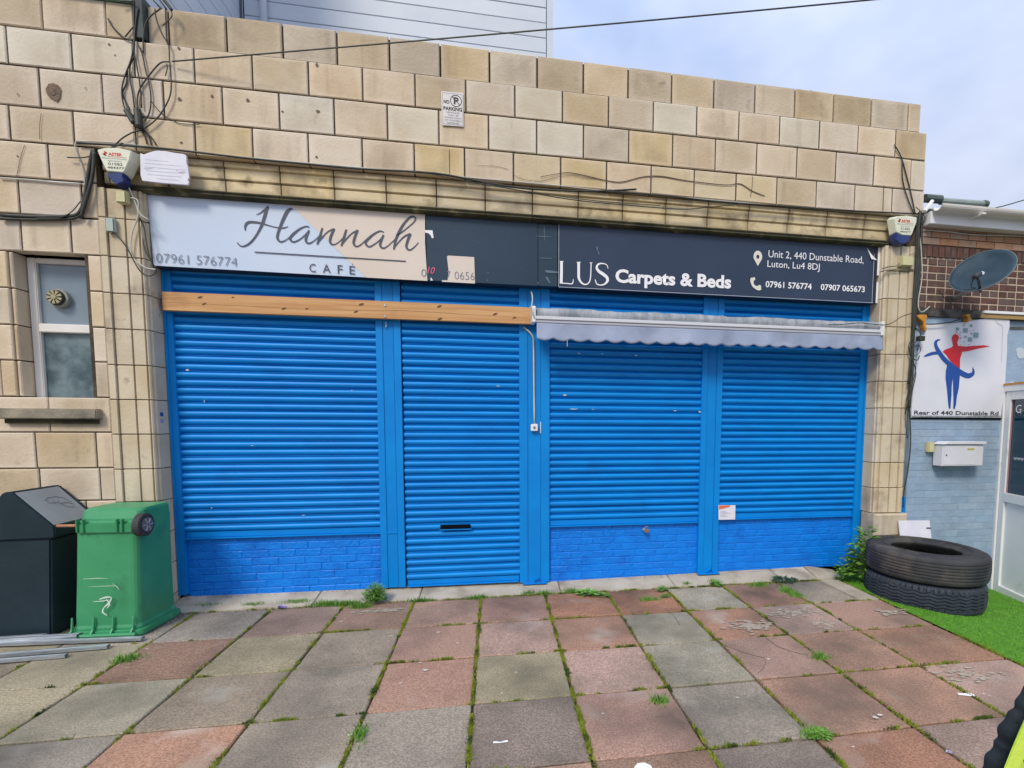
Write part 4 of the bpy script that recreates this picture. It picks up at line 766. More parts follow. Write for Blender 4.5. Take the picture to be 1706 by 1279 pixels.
# alarm bell boxes
def alarm(face, blue, label, yb, yf, txt, flip):
    t = thing('alarm_box', label, 'alarm box', (0, 0, 0), 'burglar alarm boxes')
    n = len(face); 
    grow = lambda P, k: [(sum(p[0] for p in P)/len(P)+(x-sum(p[0] for p in P)/len(P))*k, sum(p[1] for p in P)/len(P)+(z-sum(p[1] for p in P)/len(P))*k) for x, z in P]
    def frust(P, m, nm, k=1.16):
        Q = grow(P, k); m_ = len(P); mb = MB(); mb.add([(x, yf, z) for x, z in P]+[(x, yb, z) for x, z in Q], [tuple(range(m_)), tuple(range(2*m_-1, m_-1, -1))]+[(i, i+m_, (i+1) % m_+m_, (i+1) % m_) for i in range(m_)]); return mb.build(nm, m, t, bevel=.004)
    frust(face, ALARMW, 'cover'); frust(blue, ALARMB, 'strobe_lens', 1.1)
    xs = [p[0] for p in face]; x0, x1 = min(xs), max(xs); zt = max(p[1] for p in face); zb = min(p[1] for p in face); w_, h_ = x1-x0, zt-zb; y_ = yf-.0015
    A = lambda s, a, b, f, c, m, bold=0: lettering('lettering', s, (x0+w_*a, y_, zt-h_*f), x0+w_*b, h_*c, m, t, bold=bold)
    A('ASTER', .32, .72, .34, .12, RED, .03); A('Electrical & Security', .14, .86, .48, .05, PRINT_G2); A('Specialists', .30, .70, .575, .05, PRINT_G2); A('01582', .30, .72, .73, .10, PRINT_K); A('484477', .27, .76, .88, .09, PRINT_K)
    mb = MB(); ribbon(mb, [(x0+w_*.20, zt-h_*.20, h_*.04), (x0+w_*.27, zt-h_*.24, h_*.05), (x0+w_*.20, zt-h_*.28, h_*.04), (x0+w_*.24, zt-h_*.34, h_*.06), (x0+w_*.15, zt-h_*.30, h_*.03)], y_); ribbon(mb, [(x0+w_*.28, zt-h_*.375, h_*.012), (x0+w_*.86, zt-h_*.39, h_*.012)], y_); mb.build('logo_mark', RED, t)
    return t
FA = [(-3.039,3.745), (-2.979,3.766), (-2.897,3.772), (-2.804,3.758), (-2.823,3.685), (-2.859,3.603), (-2.872,3.589), (-2.981,3.592), (-3.012,3.664)]
FB = [(-2.983,3.573), (-2.870,3.587), (-2.877,3.556), (-2.867,3.522), (-2.924,3.492), (-2.957,3.523)]
alarm(FA[::-1], FB[::-1], 'cream and blue alarm box high on the left pier beside the torn board', W+.0, -.29, None, 0)
FA2 = [(4.008,3.728), (4.034,3.753), (4.153,3.767), (4.266,3.759), (4.266,3.710), (4.219,3.583), (4.207,3.575), (4.111,3.574), (4.040,3.600)]
FB2 = [(4.040,3.592), (4.092,3.575), (4.111,3.566), (4.212,3.573), (4.198,3.525), (4.140,3.485), (4.079,3.489), (4.042,3.520)]
alarm(FA2[::-1], FB2[::-1], 'cream and blue alarm box on the right pier above the awning', W+.0, -.28, None, 1)
def jbox(a, b, yb, yf, label, m=JBOX):
    t = thing('junction_box', label, 'junction box', ((a[0]+b[0])/2, yb, (a[2]+b[2])/2), 'small junction boxes on the piers'); hw, hh = abs(b[0]-a[0])/2, abs(a[2]-b[2])/2
    MB().box(-hw, hw, yf-yb, 0, -hh, hh).build('box_body', m, t, bevel=.005); MB().box(-hw+.004, hw-.004, yf-yb-.004, yf-yb, -hh+.004, hh-.004).build('box_lid', m, t, bevel=.002); return t
jbox((-2.956, -.25, 3.468), (-2.882, -.25, 3.372), W, -.255, 'yellowed square junction box under the left alarm box')
jbox((4.145, -.25, 3.383), (4.279, -.25, 3.282), W+.012, -.25, 'yellowed junction box with algae under the right alarm box')
jbox((-3.049, -.24, 3.257), (-2.989, -.24, 3.146), W, -.235, 'small grey-green junction box on the left pier', mat('greygreen_box', (.38, .46, .42), None, .5))
# ---------------------------------------------------------------- cables
def cable(name, label, paths, m, r=.006, n=4, dy=0, cat='cable', group='cables strung over the stone wall'):
    t = thing(name, label, cat, (0, 0, 0), group)
    for P in paths:
        mb = MB(); rr = r
        if isinstance(P, tuple): P, rr = P
        mb.tube(smooth_path(P, n), rr, 6); mb.build('strand', m, t, smooth=True)
    return t
def on(pp, y): return [(x, y, z) for x, z in pp]
cable('cable_bundle', 'tangle of thin black cables hanging from the parapet to two black joints', [
    on([(-2.772,4.933), (-2.776,4.824), (-2.782,4.660), (-2.793,4.514), (-2.824,4.437), (-2.828,4.326), (-2.817,4.236), (-2.810,4.126)], -.215),
    on([(-2.743,4.879), (-2.766,4.750), (-2.785,4.548), (-2.771,4.421), (-2.758,4.294), (-2.756,4.128)], -.22),
    on([(-2.780,4.629), (-2.808,4.489), (-2.862,4.346), (-2.887,4.242), (-2.882,4.142), (-2.871,4.106)], -.222),
    on([(-2.844,4.418), (-2.858,4.306), (-2.888,4.230), (-2.866,4.149), (-2.847,4.114)], -.212),
    on([(-2.762,4.611), (-2.732,4.537), (-2.716,4.429), (-2.696,4.321), (-2.687,4.211), (-2.703,4.098), (-2.741,4.029)], -.218),
    on([(-2.590,4.898), (-2.671,4.824), (-2.709,4.746), (-2.724,4.644), (-2.727,4.552)], -.21),
    on([(-2.545,4.501), (-2.607,4.485), (-2.680,4.398), (-2.754,4.288), (-2.784,4.202), (-2.784,4.118)], -.216),
    on([(-2.620,4.882), (-2.615,4.810), (-2.582,4.705), (-2.538,4.619), (-2.536,4.519), (-2.532,4.390), (-2.538,4.269), (-2.573,4.172), (-2.648,4.052), (-2.748,3.963), (-2.827,3.928), (-2.898,3.879), (-2.952,3.823), (-3.005,3.781)], -.226),
    on([(-2.551,4.893), (-2.552,4.779), (-2.553,4.687), (-2.543,4.624)], -.218),
    (on([(-2.571,4.757), (-2.512,4.819), (-2.498,4.858), (-2.517,4.900), (-2.558,4.949)], -.232), .004), (on([(-2.496,4.879), (-2.512,4.904), (-2.545,4.945)], -.24), .012),
    (on([(-2.627,4.941), (-2.587,4.902), (-2.570,4.884)], -.23), .005), (on([(-2.583,4.951), (-2.539,4.889)], -.225), .006),
    (on([(-2.690,4.188), (-2.637,4.119), (-2.570,4.069), (-2.483,4.040), (-2.350,4.046)], -.21), .003),
    (on([(-2.958,4.774), (-2.928,4.715), (-2.864,4.651), (-2.831,4.637), (-2.797,4.632)], -.214), .006), (on([(-2.788,4.733), (-2.847,4.653)], -.214), .005),
    (on([(-2.563,4.485), (-2.561,4.448), (-2.577,4.391)], -.216), .004),
    on([(-2.772,3.963), (-2.749,3.918), (-2.735,3.854)], -.214), on([(-2.764,3.964), (-2.723,3.921), (-2.705,3.848)], -.214), on([(-2.756,3.965), (-2.699,3.906), (-2.671,3.852)], -.212), on([(-2.810,3.978), (-2.814,3.912), (-2.809,3.838)], -.214),
    (on([(-2.863,4.892), (-2.820,4.907), (-2.753,4.910)], -.235), .005)], CABLE, .0055)
for (p0, p1, r, lb) in (((-2.859, -.225, 4.091), (-2.804, -.235, 3.992), .022, 'left black cable joint, tilted, in the tangle'), ((-2.783, -.225, 4.104), (-2.769, -.24, 3.960), .026, 'upright black cable joint in the tangle')):
    t = thing('cable_joint', lb, 'cable joint', p0); a = Vector(p0); b = Vector(p1); mb = MB(); d = b-a
    mb.tube([Vector((0, 0, 0))-d*.05, Vector((0, 0, 0)), d*.9, d], r, 10, radii=[r*.6, r, r, r*.6]); mb.build('sleeve', CABLE, t)
# dark box drawn in for the shade and dirt where the two parapets meet
tr = thing('step_shade', 'dark box standing in for shade and dirt at the step in the parapet', 'shade_box', (-2.76, W, 4.66)); MB().box(-.03, .045, -.012, .09, 0, .32).build('dark_box', mat('step_shade_dark', (.03, .045, .05), (.06, .08, .085), .7, 7), tr, bevel=.004)
# long cables under the courses
cable('wall_cable', 'thin pale cable clipped along the joint above both signs', [on([(-3.230,3.831), (-2.927,3.846), (-2.501,3.825), (-1.968,3.817), (-1.506,3.814), (-1.026,3.812), (-0.528,3.809), (0.043,3.806), (0.584,3.803), (1.090,3.790), (1.674,3.792), (2.283,3.789), (2.983,3.790), (3.717,3.803), (4.345,3.819)], -.212), on([(-3.230,3.831), (-3.240,3.794), (-3.231,3.740), (-3.204,3.652), (-3.189,3.539), (-3.202,3.400), (-3.237,3.282)], -.212)], CABLEW, .005)
cable('wall_cable', 'sagging thick black cable above the signs', [(on([(-3.220,3.813), (-2.710,3.829), (-2.054,3.809), (-1.596,3.802), (-1.121,3.799), (-0.526,3.815), (-0.167,3.784), (0.202,3.752), (0.583,3.756), (0.974,3.782), (1.317,3.825)], -.222), .009), (on([(0.974,3.782), (1.552,3.789), (2.154,3.775), (2.783,3.783), (3.439,3.791), (4.335,3.820)], -.222), .008),
      (on([(-0.219,3.788), (0.202,3.730), (0.693,3.684), (1.145,3.675), (1.731,3.675), (2.032,3.714), (2.401,3.776)], -.225), .0045), (on([(-0.526,3.802), (-0.115,3.755), (0.418,3.714), (0.973,3.688), (1.551,3.694)], -.228), .0035)], CABLE, .006)
cable('wall_cable', 'pale cable running in from the left edge above the window', [on([(-3.760,3.510), (-3.521,3.511), (-3.360,3.507), (-3.208,3.510)], -.212)], CABLEW, .006)
t = cable('cable_bundle', 'thick black cable run turning up the wall beside the left pier', [(on([(-3.768,3.225), (-3.529,3.229), (-3.325,3.248), (-3.250,3.267), (-3.209,3.325), (-3.182,3.433), (-3.153,3.582), (-3.125,3.712), (-3.110,3.767)], -.225), .014), (on([(-3.773,3.199), (-3.492,3.210), (-3.287,3.233), (-3.227,3.265)], -.222), .011), (on([(-3.092,3.752), (-3.109,3.601), (-3.136,3.485), (-3.181,3.344), (-3.212,3.241)], -.24), .013), (on([(-3.518,3.215), (-3.356,3.231), (-3.271,3.283), (-3.209,3.365)], -.24), .004), (on([(-3.286,3.695), (-3.171,3.705), (-3.045,3.753), (-2.895,3.840)], -.23), .005)], CABLE)
cable('wall_cable', 'loose white cable looping down the left pier behind the cafe sign', [on([(-2.882,3.506), (-2.856,3.438), (-2.826,3.335), (-2.829,3.278), (-2.869,3.180), (-2.893,3.063), (-2.889,2.968), (-2.848,2.922), (-2.789,2.882), (-2.719,2.873)], -.215), (on([(-2.868,3.423), (-2.817,3.408), (-2.813,3.313), (-2.746,3.261)], -.225), .005)], CABLEW, .006)
cable('wall_cable', 'loose black cable drooping from the small grey box on the left pier', [on([(-3.027,3.158), (-2.973,3.114), (-2.917,3.032), (-2.871,2.929), (-2.831,2.854), (-2.780,2.818), (-2.726,2.840), (-2.715,2.879)], -.22), (on([(-2.836,3.287), (-2.804,3.212), (-2.793,3.097), (-2.780,3.001), (-2.757,2.925)], -.19), .005), (on([(-2.830,3.284), (-2.797,3.248), (-2.761,3.250)], -.2), .005), (on([(-2.829,3.195), (-2.814,3.051), (-2.771,2.946), (-2.738,2.899)], -.18), .004)], CABLE, .005)
cable('wall_cable', 'two black cables slanting down to the top of the right pier', [on([(4.020,4.482), (4.108,4.365), (4.188,4.167), (4.253,3.987), (4.305,3.817)], -.215), on([(4.119,4.365), (4.131,4.160), (4.196,3.982), (4.288,3.815)], -.218)], CABLE, .006)
cable('wall_cable', 'thin cable crossing from the awning to the right pier edge', [on([(3.310,2.641), (3.473,2.651), (3.652,2.672), (3.834,2.664), (3.975,2.666), (4.058,2.700), (4.140,2.753), (4.267,2.795)], -.29)], CABLE, .004)
cable('wall_cable', 'pale cable from the sign end to the yellowed box', [on([(3.948,3.247), (4.037,3.273), (4.103,3.282), (4.144,3.310), (4.177,3.328)], -.22), ([p for p in on([(3.954,3.223), (4.074,3.245), (4.256,3.255), (4.317,3.258)], -.215)], .006), (on([(4.247,3.395), (4.289,3.413), (4.324,3.441)], -.235), .003)], CABLEG, .006)
cable('cable_bundle', 'thick dark cable bundle running down the right corner of the pier', [
    (on([(4.334,3.835), (4.323,3.667), (4.331,3.547), (4.339,3.305), (4.333,3.061), (4.327,2.815), (4.328,2.568), (4.336,2.319), (4.337,2.068), (4.324,1.816)], -.245), .016), (on([(4.365,3.823), (4.372,3.613), (4.373,3.371), (4.367,3.126), (4.354,2.880), (4.355,2.632)], -.235), .013), (on([(4.290,3.782), (4.313,3.423), (4.314,3.180), (4.307,2.936), (4.316,2.690), (4.336,2.474), (4.310,2.318), (4.297,2.067)], -.25), .009),
    (on([(4.321,2.565), (4.270,2.471), (4.290,2.378), (4.355,2.368), (4.410,2.413), (4.392,2.474), (4.329,2.441), (4.322,2.317), (4.371,2.225), (4.331,2.067), (4.281,1.941), (4.271,1.752)], -.26), .004), (on([(4.334,2.659), (4.395,2.618), (4.407,2.538), (4.344,2.505), (4.283,2.441), (4.325,2.349), (4.385,2.319), (4.410,2.370)], -.255), .005), (on([(4.320,1.943), (4.365,1.689), (4.388,1.433), (4.374,1.175), (4.339,0.915), (4.341,0.752)], -.225), .006), (on([(4.332,2.318), (4.383,2.195), (4.351,2.005), (4.301,1.879), (4.284,1.689), (4.324,1.498)], -.25), .004), (on([(4.277,3.871), (4.336,3.833), (4.389,3.777), (4.365,3.716), (4.307,3.736), (4.296,3.807), (4.364,3.847)], -.25), .004)], CABLE)
for (a, b, c_) in (((4.374, -.25, 2.568), .03, .03),):
    t = thing('cable_joint', 'square black cable joint in the bundle on the right corner', 'cable joint', (4.411, -.25, 2.545)); MB().box(-.035, .035, -.03, .02, -.025, .025).build('joint_body', CABLE, t, bevel=.004)
cable('wall_cable', 'white flex hanging in front of the brown brick beside the pier', [on([(4.325,3.620), (4.354,3.512), (4.378,3.353), (4.393,3.193), (4.382,3.068), (4.365,2.943), (4.373,2.856), (4.420,2.820), (4.504,2.880)], -.25)], CABLEW, .006)
# overhead wire
ow = thing('overhead_wire', 'thin overhead wire rising from the wall across the sky', 'wire', (0, 0, 0)); mb = MB()
a = Vector((-2.515, -.23, 4.498)); b = Vector((2.602, -1.2, 4.905)); b2 = a+(b-a)*1.6; mb.tube([a.lerp(b2, t)-Vector((0, 0, .02*math.sin(math.pi*t))) for t in [k/24 for k in range(25)]], .006, 6); mb.build('strand', CABLE, ow)
ow = thing('overhead_wire', 'short thin wire in the sky over the brick extension', 'wire', (0, 0, 0)); mb = MB(); mb.tube([(5.804, .4, 4.211), (6.014, .35, 4.255), (6.238, .3, 4.320), (6.901, .2, 4.516)], .006, 6); mb.build('strand', CABLE, ow)

# ================================================================== CLAD BUILDING BEHIND
cb = thing('clad_building', 'tall building behind clad in pale grey horizontal boards', 'building', (0, 0, 0))
CY = 2.5; cx0, cx1 = (-3.153, 2.5, 6.755)[0], (0.836, 2.5, 7.041)[0]
MB().box(cx0, cx1-.03, CY+.05, CY+6, 0, 9.6).build('wall_core', CLADG, cb)
z = 5.2; k = 0
while z < 9.6:
    block('cladding_board', cx0+.03, cx1-.09, z, z+.2, CY, CLAD, cb, d=.04, b=.006, gap=.003, jy=.0008, tilt=.0015, jag=0); z += .2
MB().box(cx1-.085, cx1, CY-.015, CY+.2, 5, 9.6).build('corner_trim', CLAD, cb)
xp = (-2.868, 2.45, 6.884)[0]; mb = MB(); mb.tube([(xp, CY-.06, 5), (xp, CY-.06, 9.6)], .045, 12); mb.build('downpipe', CLAD, cb, smooth=True)
mb = MB(); mb.tube([(cx0+.01, CY-.02, 5), (cx0+.01, CY-.02, 9.6)], .018, 6); mb.build('corner_shadow_bead', CLADG, cb)
z = 5.2
MB().box(cx0-.3, cx0-.035, .38, CY+.05, 0, 9.6).build('wall_core', CLADG, cb)
me = None
while z < 9.6:
    mb = MB(); mb.box(cx0-.034, cx0-.002, .38, CY-.02, z+.004, z+.196); mb.build('cladding_board', CLAD, cb); z += .2

# ================================================================== NEIGHBOURING EXTENSION
nb = thing('brick_extension', 'low brick extension with white fascia, its lower wall painted pale blue-grey', 'building', (0, 0, 0))
NYW = -.18; NX0, NX1 = 4.412, 6.6
f2 = (4.9576+NYW)/(4.9576-.22)
def nz_(z): return 1.6624+(z-1.6624)*f2
MB().box(NX0, 6.5, NYW+.0045, .35, nz_(2.85), nz_(3.80)).build('wall_core', BMORT, nb)
MB().box(NX0, 5.60, NYW+.0045, .35, -.5, nz_(2.78)).build('wall_core', BRICKP, nb)
MB().box(5.60, NX1, NYW+.02, .35, -.5, nz_(2.78)).build('wall_core', BRICKP, nb)
zt = nz_(3.735); bh = .0745; 
z = zt
for r in range(3):
    x = NX0-(r % 2)*.11
    while x < 6.2:
        block('brick', max(x, NX0), x+.225, z-bh, z, NYW-.02, BRICKO, nb, d=.05, b=.003, gap=.0035, jy=.001)if x+.225-NX0 > .03 else None
        x += .225
    z -= bh
sz = z
x = NX0
while x < 6.2: block('soldier_brick', x, x+.0745, sz-.125, sz, NYW-.012, BRICKD, nb, d=.05, b=.003, gap=.006, jy=.003, tilt=.01); x += .0745
z = sz-.13; r = 0
while z > nz_(2.88):
    x = NX0-(.11 if r % 2 else 0); L_ = .225; k = 0
    while x < 6.2:
        L2 = .225 if r % 2 else .1125
        if x+L2-NX0 > .03: block('brick', max(x, NX0), x+L2, z-bh, z, NYW, BRICKD, nb, d=.05, b=.002, gap=.0068, jy=.003, tilt=.01)
        x += L2
    z -= bh; r += 1
MB().box(NX0, 6.3, NYW-.02, NYW+.05, nz_(2.78), z+.002).build('concrete_lintel', SOOT, nb, bevel=.006)
mb = MB(); mb.box((5.205, -.2, 2.860)[0], 6.3, NYW-.05, NYW-.015, nz_(2.835), nz_(2.865)); mb.build('metal_strip', PVC, nb, bevel=.004)
mb = MB(); mb.box((5.177, -.2, 2.821)[0], 6.3, NYW-.035, NYW-.018, nz_(2.79), nz_(2.83)); mb.build('sealant_strip', mat('tan_sealant', (.38, .25, .10), None, .8), nb)
# painted brick courses under the poster
z = nz_(2.70); r = 0; bx1 = (5.561, -.18, 1.763)[0]
while z > -.42:
    x = NX0-(.11 if r % 2 else 0)
    while x < 5.55:
        a, b = max(x, NX0), min(x+.225, 5.565)
        if b-a > .03: block('brick', a, b, z-bh, z, NYW, BRICKP, nb, d=.02, b=.0022, gap=.0006, jy=.001, tilt=.004, jag=.0008)
        x += .225
    z -= bh; r += 1
# fascia, gutter, roof tubes
MB().box(NX0, 6.8, NYW-.12, NYW+.1, (4.346, -.30, 3.702)[2], (4.338, -.30, 3.826)[2]).build('fascia_board', PVC, nb, bevel=.004)
mb = MB(); P = []; n = 10; gz = (4.269, -.37, 3.851)[2]; 
for k in range(n+1):
    a = math.pi*k/n; P.append((NYW-.19-.06*math.cos(a), gz-.055*math.sin(a)))
P += [(NYW-.125, gz+.006), (NYW-.255, gz+.006)][:0]
Q = [(y*1.0, z_) for y, z_ in P]; inn = [(NYW-.19-.052*math.cos(math.pi*k/n), gz-.047*math.sin(math.pi*k/n)) for k in range(n, -1, -1)]
R_ = Q+inn; m_ = len(R_); mb.add([(NX0+.005, y, z_) for y, z_ in R_]+[(6.8, y, z_) for y, z_ in R_], [(i, (i+1) % m_, (i+1) % m_+m_, i+m_) for i in range(m_)]); mb.build('gutter', PVC_OLD, nb, smooth=False)
for x_ in (4.9, 5.62, 6.3): MB().box(x_-.02, x_+.02, NYW-.258, NYW-.10, gz-.075, gz-.0605).build('gutter_bracket', PVC_OLD, nb)
MB().box(NX0, 6.8, NYW-.10, .9, (4.338, -.30, 3.826)[2]+.002, (4.338, -.30, 3.826)[2]+.03).build('flat_roof', ROOFP, nb)
mb = MB(); mb.tube([(4.741, .15, 4.163), (4.950, .15, 4.166)], .045, 10); mb.build('roof_duct', ROOFP, nb)
mb = MB(); mb.tube([(4.951, .15, 4.147), (5.504, .15, 4.156)], .038, 10); mb.build('roof_duct', ROOFG, nb)
mb = MB(); mb.tube([(5.504, .15, 4.156), (5.553, .15, 4.153)], .045, 10); mb.build('roof_duct', ROOFP, nb)
mb = MB(); mb.tube(smooth_path([(4.339, -.3, 3.814), (4.403, -.28, 3.886), (4.511, -.2, 3.969)], 3), .018, 6); mb.build('flash_pipe', PVC_OLD, nb)
cable('wall_cable', 'pale cable along the top of the brick extension under its fascia', [on([(4.402,3.665), (4.713,3.667), (5.008,3.656), (5.308,3.669), (5.659,3.680), (6.083,3.682)], -.215)], CABLEW, .005, group='cables on the brick extension')
cable('wall_cable', 'black cable sagging below the sooty lintel over the poster', [on([(4.367,2.714), (4.545,2.702), (4.767,2.729), (4.885,2.766), (5.004,2.802), (5.155,2.821)], -.235), (on([(4.630,3.064), (4.741,2.968), (4.881,2.897), (5.068,2.841)], -.215), .004)], CABLE, .006, group='cables on the brick extension')
for pts, lb in (([(4.358,2.782), (4.401,2.796), (4.482,2.797), (4.491,2.768), (4.471,2.736), (4.484,2.698), (4.492,2.642), (4.471,2.628), (4.453,2.672), (4.443,2.722), (4.404,2.746)], 'lump of orange expanding foam at the top left of the poster'), ([(4.959,2.819), (5.012,2.827), (5.017,2.795), (5.039,2.771), (5.003,2.743), (4.979,2.749), (4.984,2.788), (4.960,2.799)], 'small lump of orange foam under the lintel, right of the first')):
    o_ = MB().prism(pts[::-1], -.245, -.19).build('foam_lump', FOAM, None, bevel=.004); tag(o_, lb, 'foam', 'orange foam lumps')
# poster
po = thing('poster', 'curling white poster of a red and blue figure on the painted wall', 'poster', (0, 0, 0))
oc = [(4.514,2.711), (4.874,2.731), (5.116,2.772), (5.269,2.798), (5.567,2.809), (5.571,2.717), (5.550,2.624), (5.561,2.452), (5.562,2.079), (5.537,1.748), (5.192,1.746), (4.729,1.729), (4.409,1.718), (4.400,1.798), (4.413,2.072), (4.464,2.562), (4.526,2.628)]
MB().prism(oc[::-1], -.1985, -.186).build('poster_sheet', mat('poster_white', (.66, .68, .76), (.72, .73, .79), .5, 3), po)
mb = MB()
for pts in ([(5.385,2.787,0.0040), (5.411,2.749,0.0070), (5.477,2.719,0.0060), (5.486,2.607,0.0040), (5.496,2.343,0.0040)],): ribbon(mb, pts, -.1990)
mb.build('crease', mat('crease_grey', (.40, .42, .50), None, .6), po)
fy = -.1995
mb = MB()
poly(mb, [(4.741,2.428), (4.777,2.452), (4.851,2.476), (4.868,2.494), (4.855,2.535), (4.844,2.573), (4.855,2.602), (4.887,2.620), (4.918,2.608), (4.935,2.589), (4.929,2.565), (4.916,2.530), (4.926,2.495), (4.972,2.491), (5.034,2.491), (5.157,2.502), (5.249,2.510), (5.336,2.502), (5.282,2.490), (5.190,2.474), (5.068,2.443), (4.984,2.432), (4.979,2.402), (4.964,2.356), (4.969,2.251), (4.942,2.266), (4.879,2.301), (4.822,2.352), (4.793,2.390)][::-1], fy); mb.build('red_figure', RED, po)
mb = MB()
ribbon(mb, [(4.701,2.553,0.0120), (4.665,2.541,0.0240), (4.648,2.515,0.0360), (4.662,2.470,0.0420), (4.703,2.414,0.0490), (4.777,2.338,0.0510), (4.880,2.269,0.0550), (4.976,2.212,0.0590), (5.071,2.177,0.0560), (5.132,2.196,0.0440), (5.142,2.229,0.0280), (5.130,2.268,0.0080)], fy-.0002, 8)
ribbon(mb, [(4.518,2.370,0.0120), (4.569,2.390,0.0300), (4.628,2.406,0.0330), (4.696,2.411,0.0270)], fy-.0002)
poly(mb, [(4.810,2.300), (4.880,2.275), (4.972,2.215), (4.973,2.146), (4.970,2.041), (4.952,1.949), (4.947,1.869), (4.935,1.816), (4.915,1.819), (4.913,1.909), (4.901,2.014), (4.891,2.119), (4.886,2.145), (4.879,2.066), (4.883,1.961), (4.880,1.882), (4.881,1.819), (4.859,1.822), (4.845,1.895), (4.825,2.013), (4.797,2.143), (4.795,2.221)][::-1], fy-.0002); mb.build('blue_figure', BLUEP, po)
mb = MB()
sqs = [(4.909,2.671,0.0390), (5.009,2.660,0.0580), (5.076,2.712,0.0330), (4.986,2.715,0.0160), (5.146,2.614,0.0620), (5.074,2.567,0.0520), (5.014,2.592,0.0270), (5.088,2.629,0.0210), (5.110,2.668,0.0120), (5.061,2.655,0.0090), (4.996,2.538,0.0140), (4.952,2.637,0.0140), (5.067,2.513,0.0120), (4.955,2.603,0.0090), (5.017,2.508,0.0070), (4.956,2.577,0.0190)]
for (x_, z_, s) in sqs: poly(mb, [(x_-s/2, z_-s*.42), (x_+s/2, z_-s*.40), (x_+s/2, z_+s*.46), (x_-s/2, z_+s*.42)], fy-.0004)
mb.build('grey_squares', TEALP, po)
mb = MB()
for (x_, z_, s) in [(4.905,2.637,0.0140), (4.929,2.621,0.0100), (4.941,2.602,0.0090), (4.946,2.574,0.0110), (4.922,2.547,0.0110), (4.950,2.544,0.0070), (4.924,2.511,0.0110), (4.959,2.504,0.0090), (4.990,2.500,0.0070), (4.893,2.629,0.0090)]: poly(mb, [(x_-s/2, z_-s*.42), (x_+s/2, z_-s*.40), (x_+s/2, z_+s*.46), (x_-s/2, z_+s*.42)], fy-.0004)
mb.build('red_squares', RED, po)
T('Rear of 440 Dunstable Rd', (4.434, -.2, 1.751), (5.501, -.2, 1.779), (4.431, -.2, 1.794), PRINT_K, po, fy-.001, bold=.02)
mb = MB(); mb.box((4.412, -.18, 1.715)[0], (5.556, -.18, 1.723)[0], NYW-.03, NYW-.0, nz_(1.722), nz_(1.742)); o_ = mb.build('batten', mat('grey_batten', (.35, .38, .40), (.2, .22, .24), .7, 20), po, bevel=.002)
mb = MB(); mb.box((4.412, -.18, 1.715)[0], (5.556, -.18, 1.723)[0], NYW-.008, NYW, nz_(1.70), nz_(1.72)); o_ = mb.build('sealant', DARK, po)
# patches right of the poster
ns = mat('pale_blue_patch', (.52, .58, .64), None, .6)
for pts in ([(5.721,2.486), (5.752,2.507), (5.793,2.504), (5.826,2.489), (5.847,2.436), (5.819,2.388), (5.770,2.383), (5.735,2.420)], [(5.649,2.095), (5.663,2.122), (5.710,2.134), (5.746,2.097), (5.739,2.083)]):
    MB().prism(pts[::-1], NYW+.0165, NYW+.0195).build('paint_patch', ns, nb)
MB().prism([(5.597,2.728), (5.870,2.738), (5.873,2.705), (5.600,2.695)][::-1], NYW+.014, NYW+.0195).build('dark_crack', SOOT, nb)
# post box and bell
pbx = thing('post_box', 'white metal post box mounted on the pale blue-grey wall', 'post box', (4.950, -.2, 1.332))
bw = .255; MB().box(-bw, bw, -.12, .0, -.13, .10).build('box_body', mat('postbox_white', (.72, .73, .78), (.66, .67, .73), .35, 5), pbx, bevel=.006)
MB().prism([(-bw-.015, .104), (bw+.012, .104), (bw+.012, .135), (-bw+.05, .135)][::-1], -.14, .0).build('box_lid', bpy.data.materials['postbox_white'], pbx, bevel=.004)
MB().box(-bw+.015, bw-.10, -.1235, -.1205, -.115, .088).build('box_door', bpy.data.materials['postbox_white'], pbx, bevel=.001)
MB().box(.045, .13, -.1265, -.1235, .045, .062).build('name_plate', mat('brass_plate', (.50, .42, .08), None, .5), pbx); mb = MB(); mb.tube([(-bw+.045, -.127, -.01), (-bw+.045, -.1235, -.01)], .008, 8); mb.build('lock', PRINT_K, pbx)
bl = jbox((4.613, -.2, 1.457), (4.684, -.2, 1.346), NYW, -.225, 'small yellowed key safe beside the white post box')
# leaning white board with crest behind the tyres
lbd = thing('leaning_board', 'white board with a small dark crest leaning behind the tyres', 'board', (0, 0, 0))
p_ = [(4.256,0.616), (4.637,0.609), (4.652,0.355), (4.271,0.368)]; V = [(p_[0][0], -.265, p_[0][1]), (p_[1][0], -.265, p_[1][1]), (p_[2][0], -.30, p_[2][1]), (p_[3][0], -.30, p_[3][1])]
mb = MB(); mb.add(V+[(x, y+.012, z) for x, y, z in V], [(0, 1, 2, 3), (7, 6, 5, 4), (0, 4, 5, 1), (1, 5, 6, 2), (2, 6, 7, 3), (3, 7, 4, 0)]); mb.build('board_sheet', PAPER, lbd)
mb = MB(); q = [(4.588,0.537), (4.647,0.535), (4.645,0.492), (4.621,0.475), (4.596,0.493)]; mb.add([(x, -.2775, z) for x, z in q], [tuple(range(5))]); mb.build('crest', PRINT_G, lbd)

# door of the next shop, in a wall turned towards the camera
dr = thing('shop_door', 'white plastic shop door with dark tinted glass at the right edge', 'door', (5.60, -.20, 0)); dr.rotation_euler = (0, 0, rad(180+73))
def DB(nm, s0, s1, z0, z1, y0, y1, m, b=.004): return MB().box(s0, s1, -y1, -y0, z0, z1).build(nm, m, dr, bevel=b)
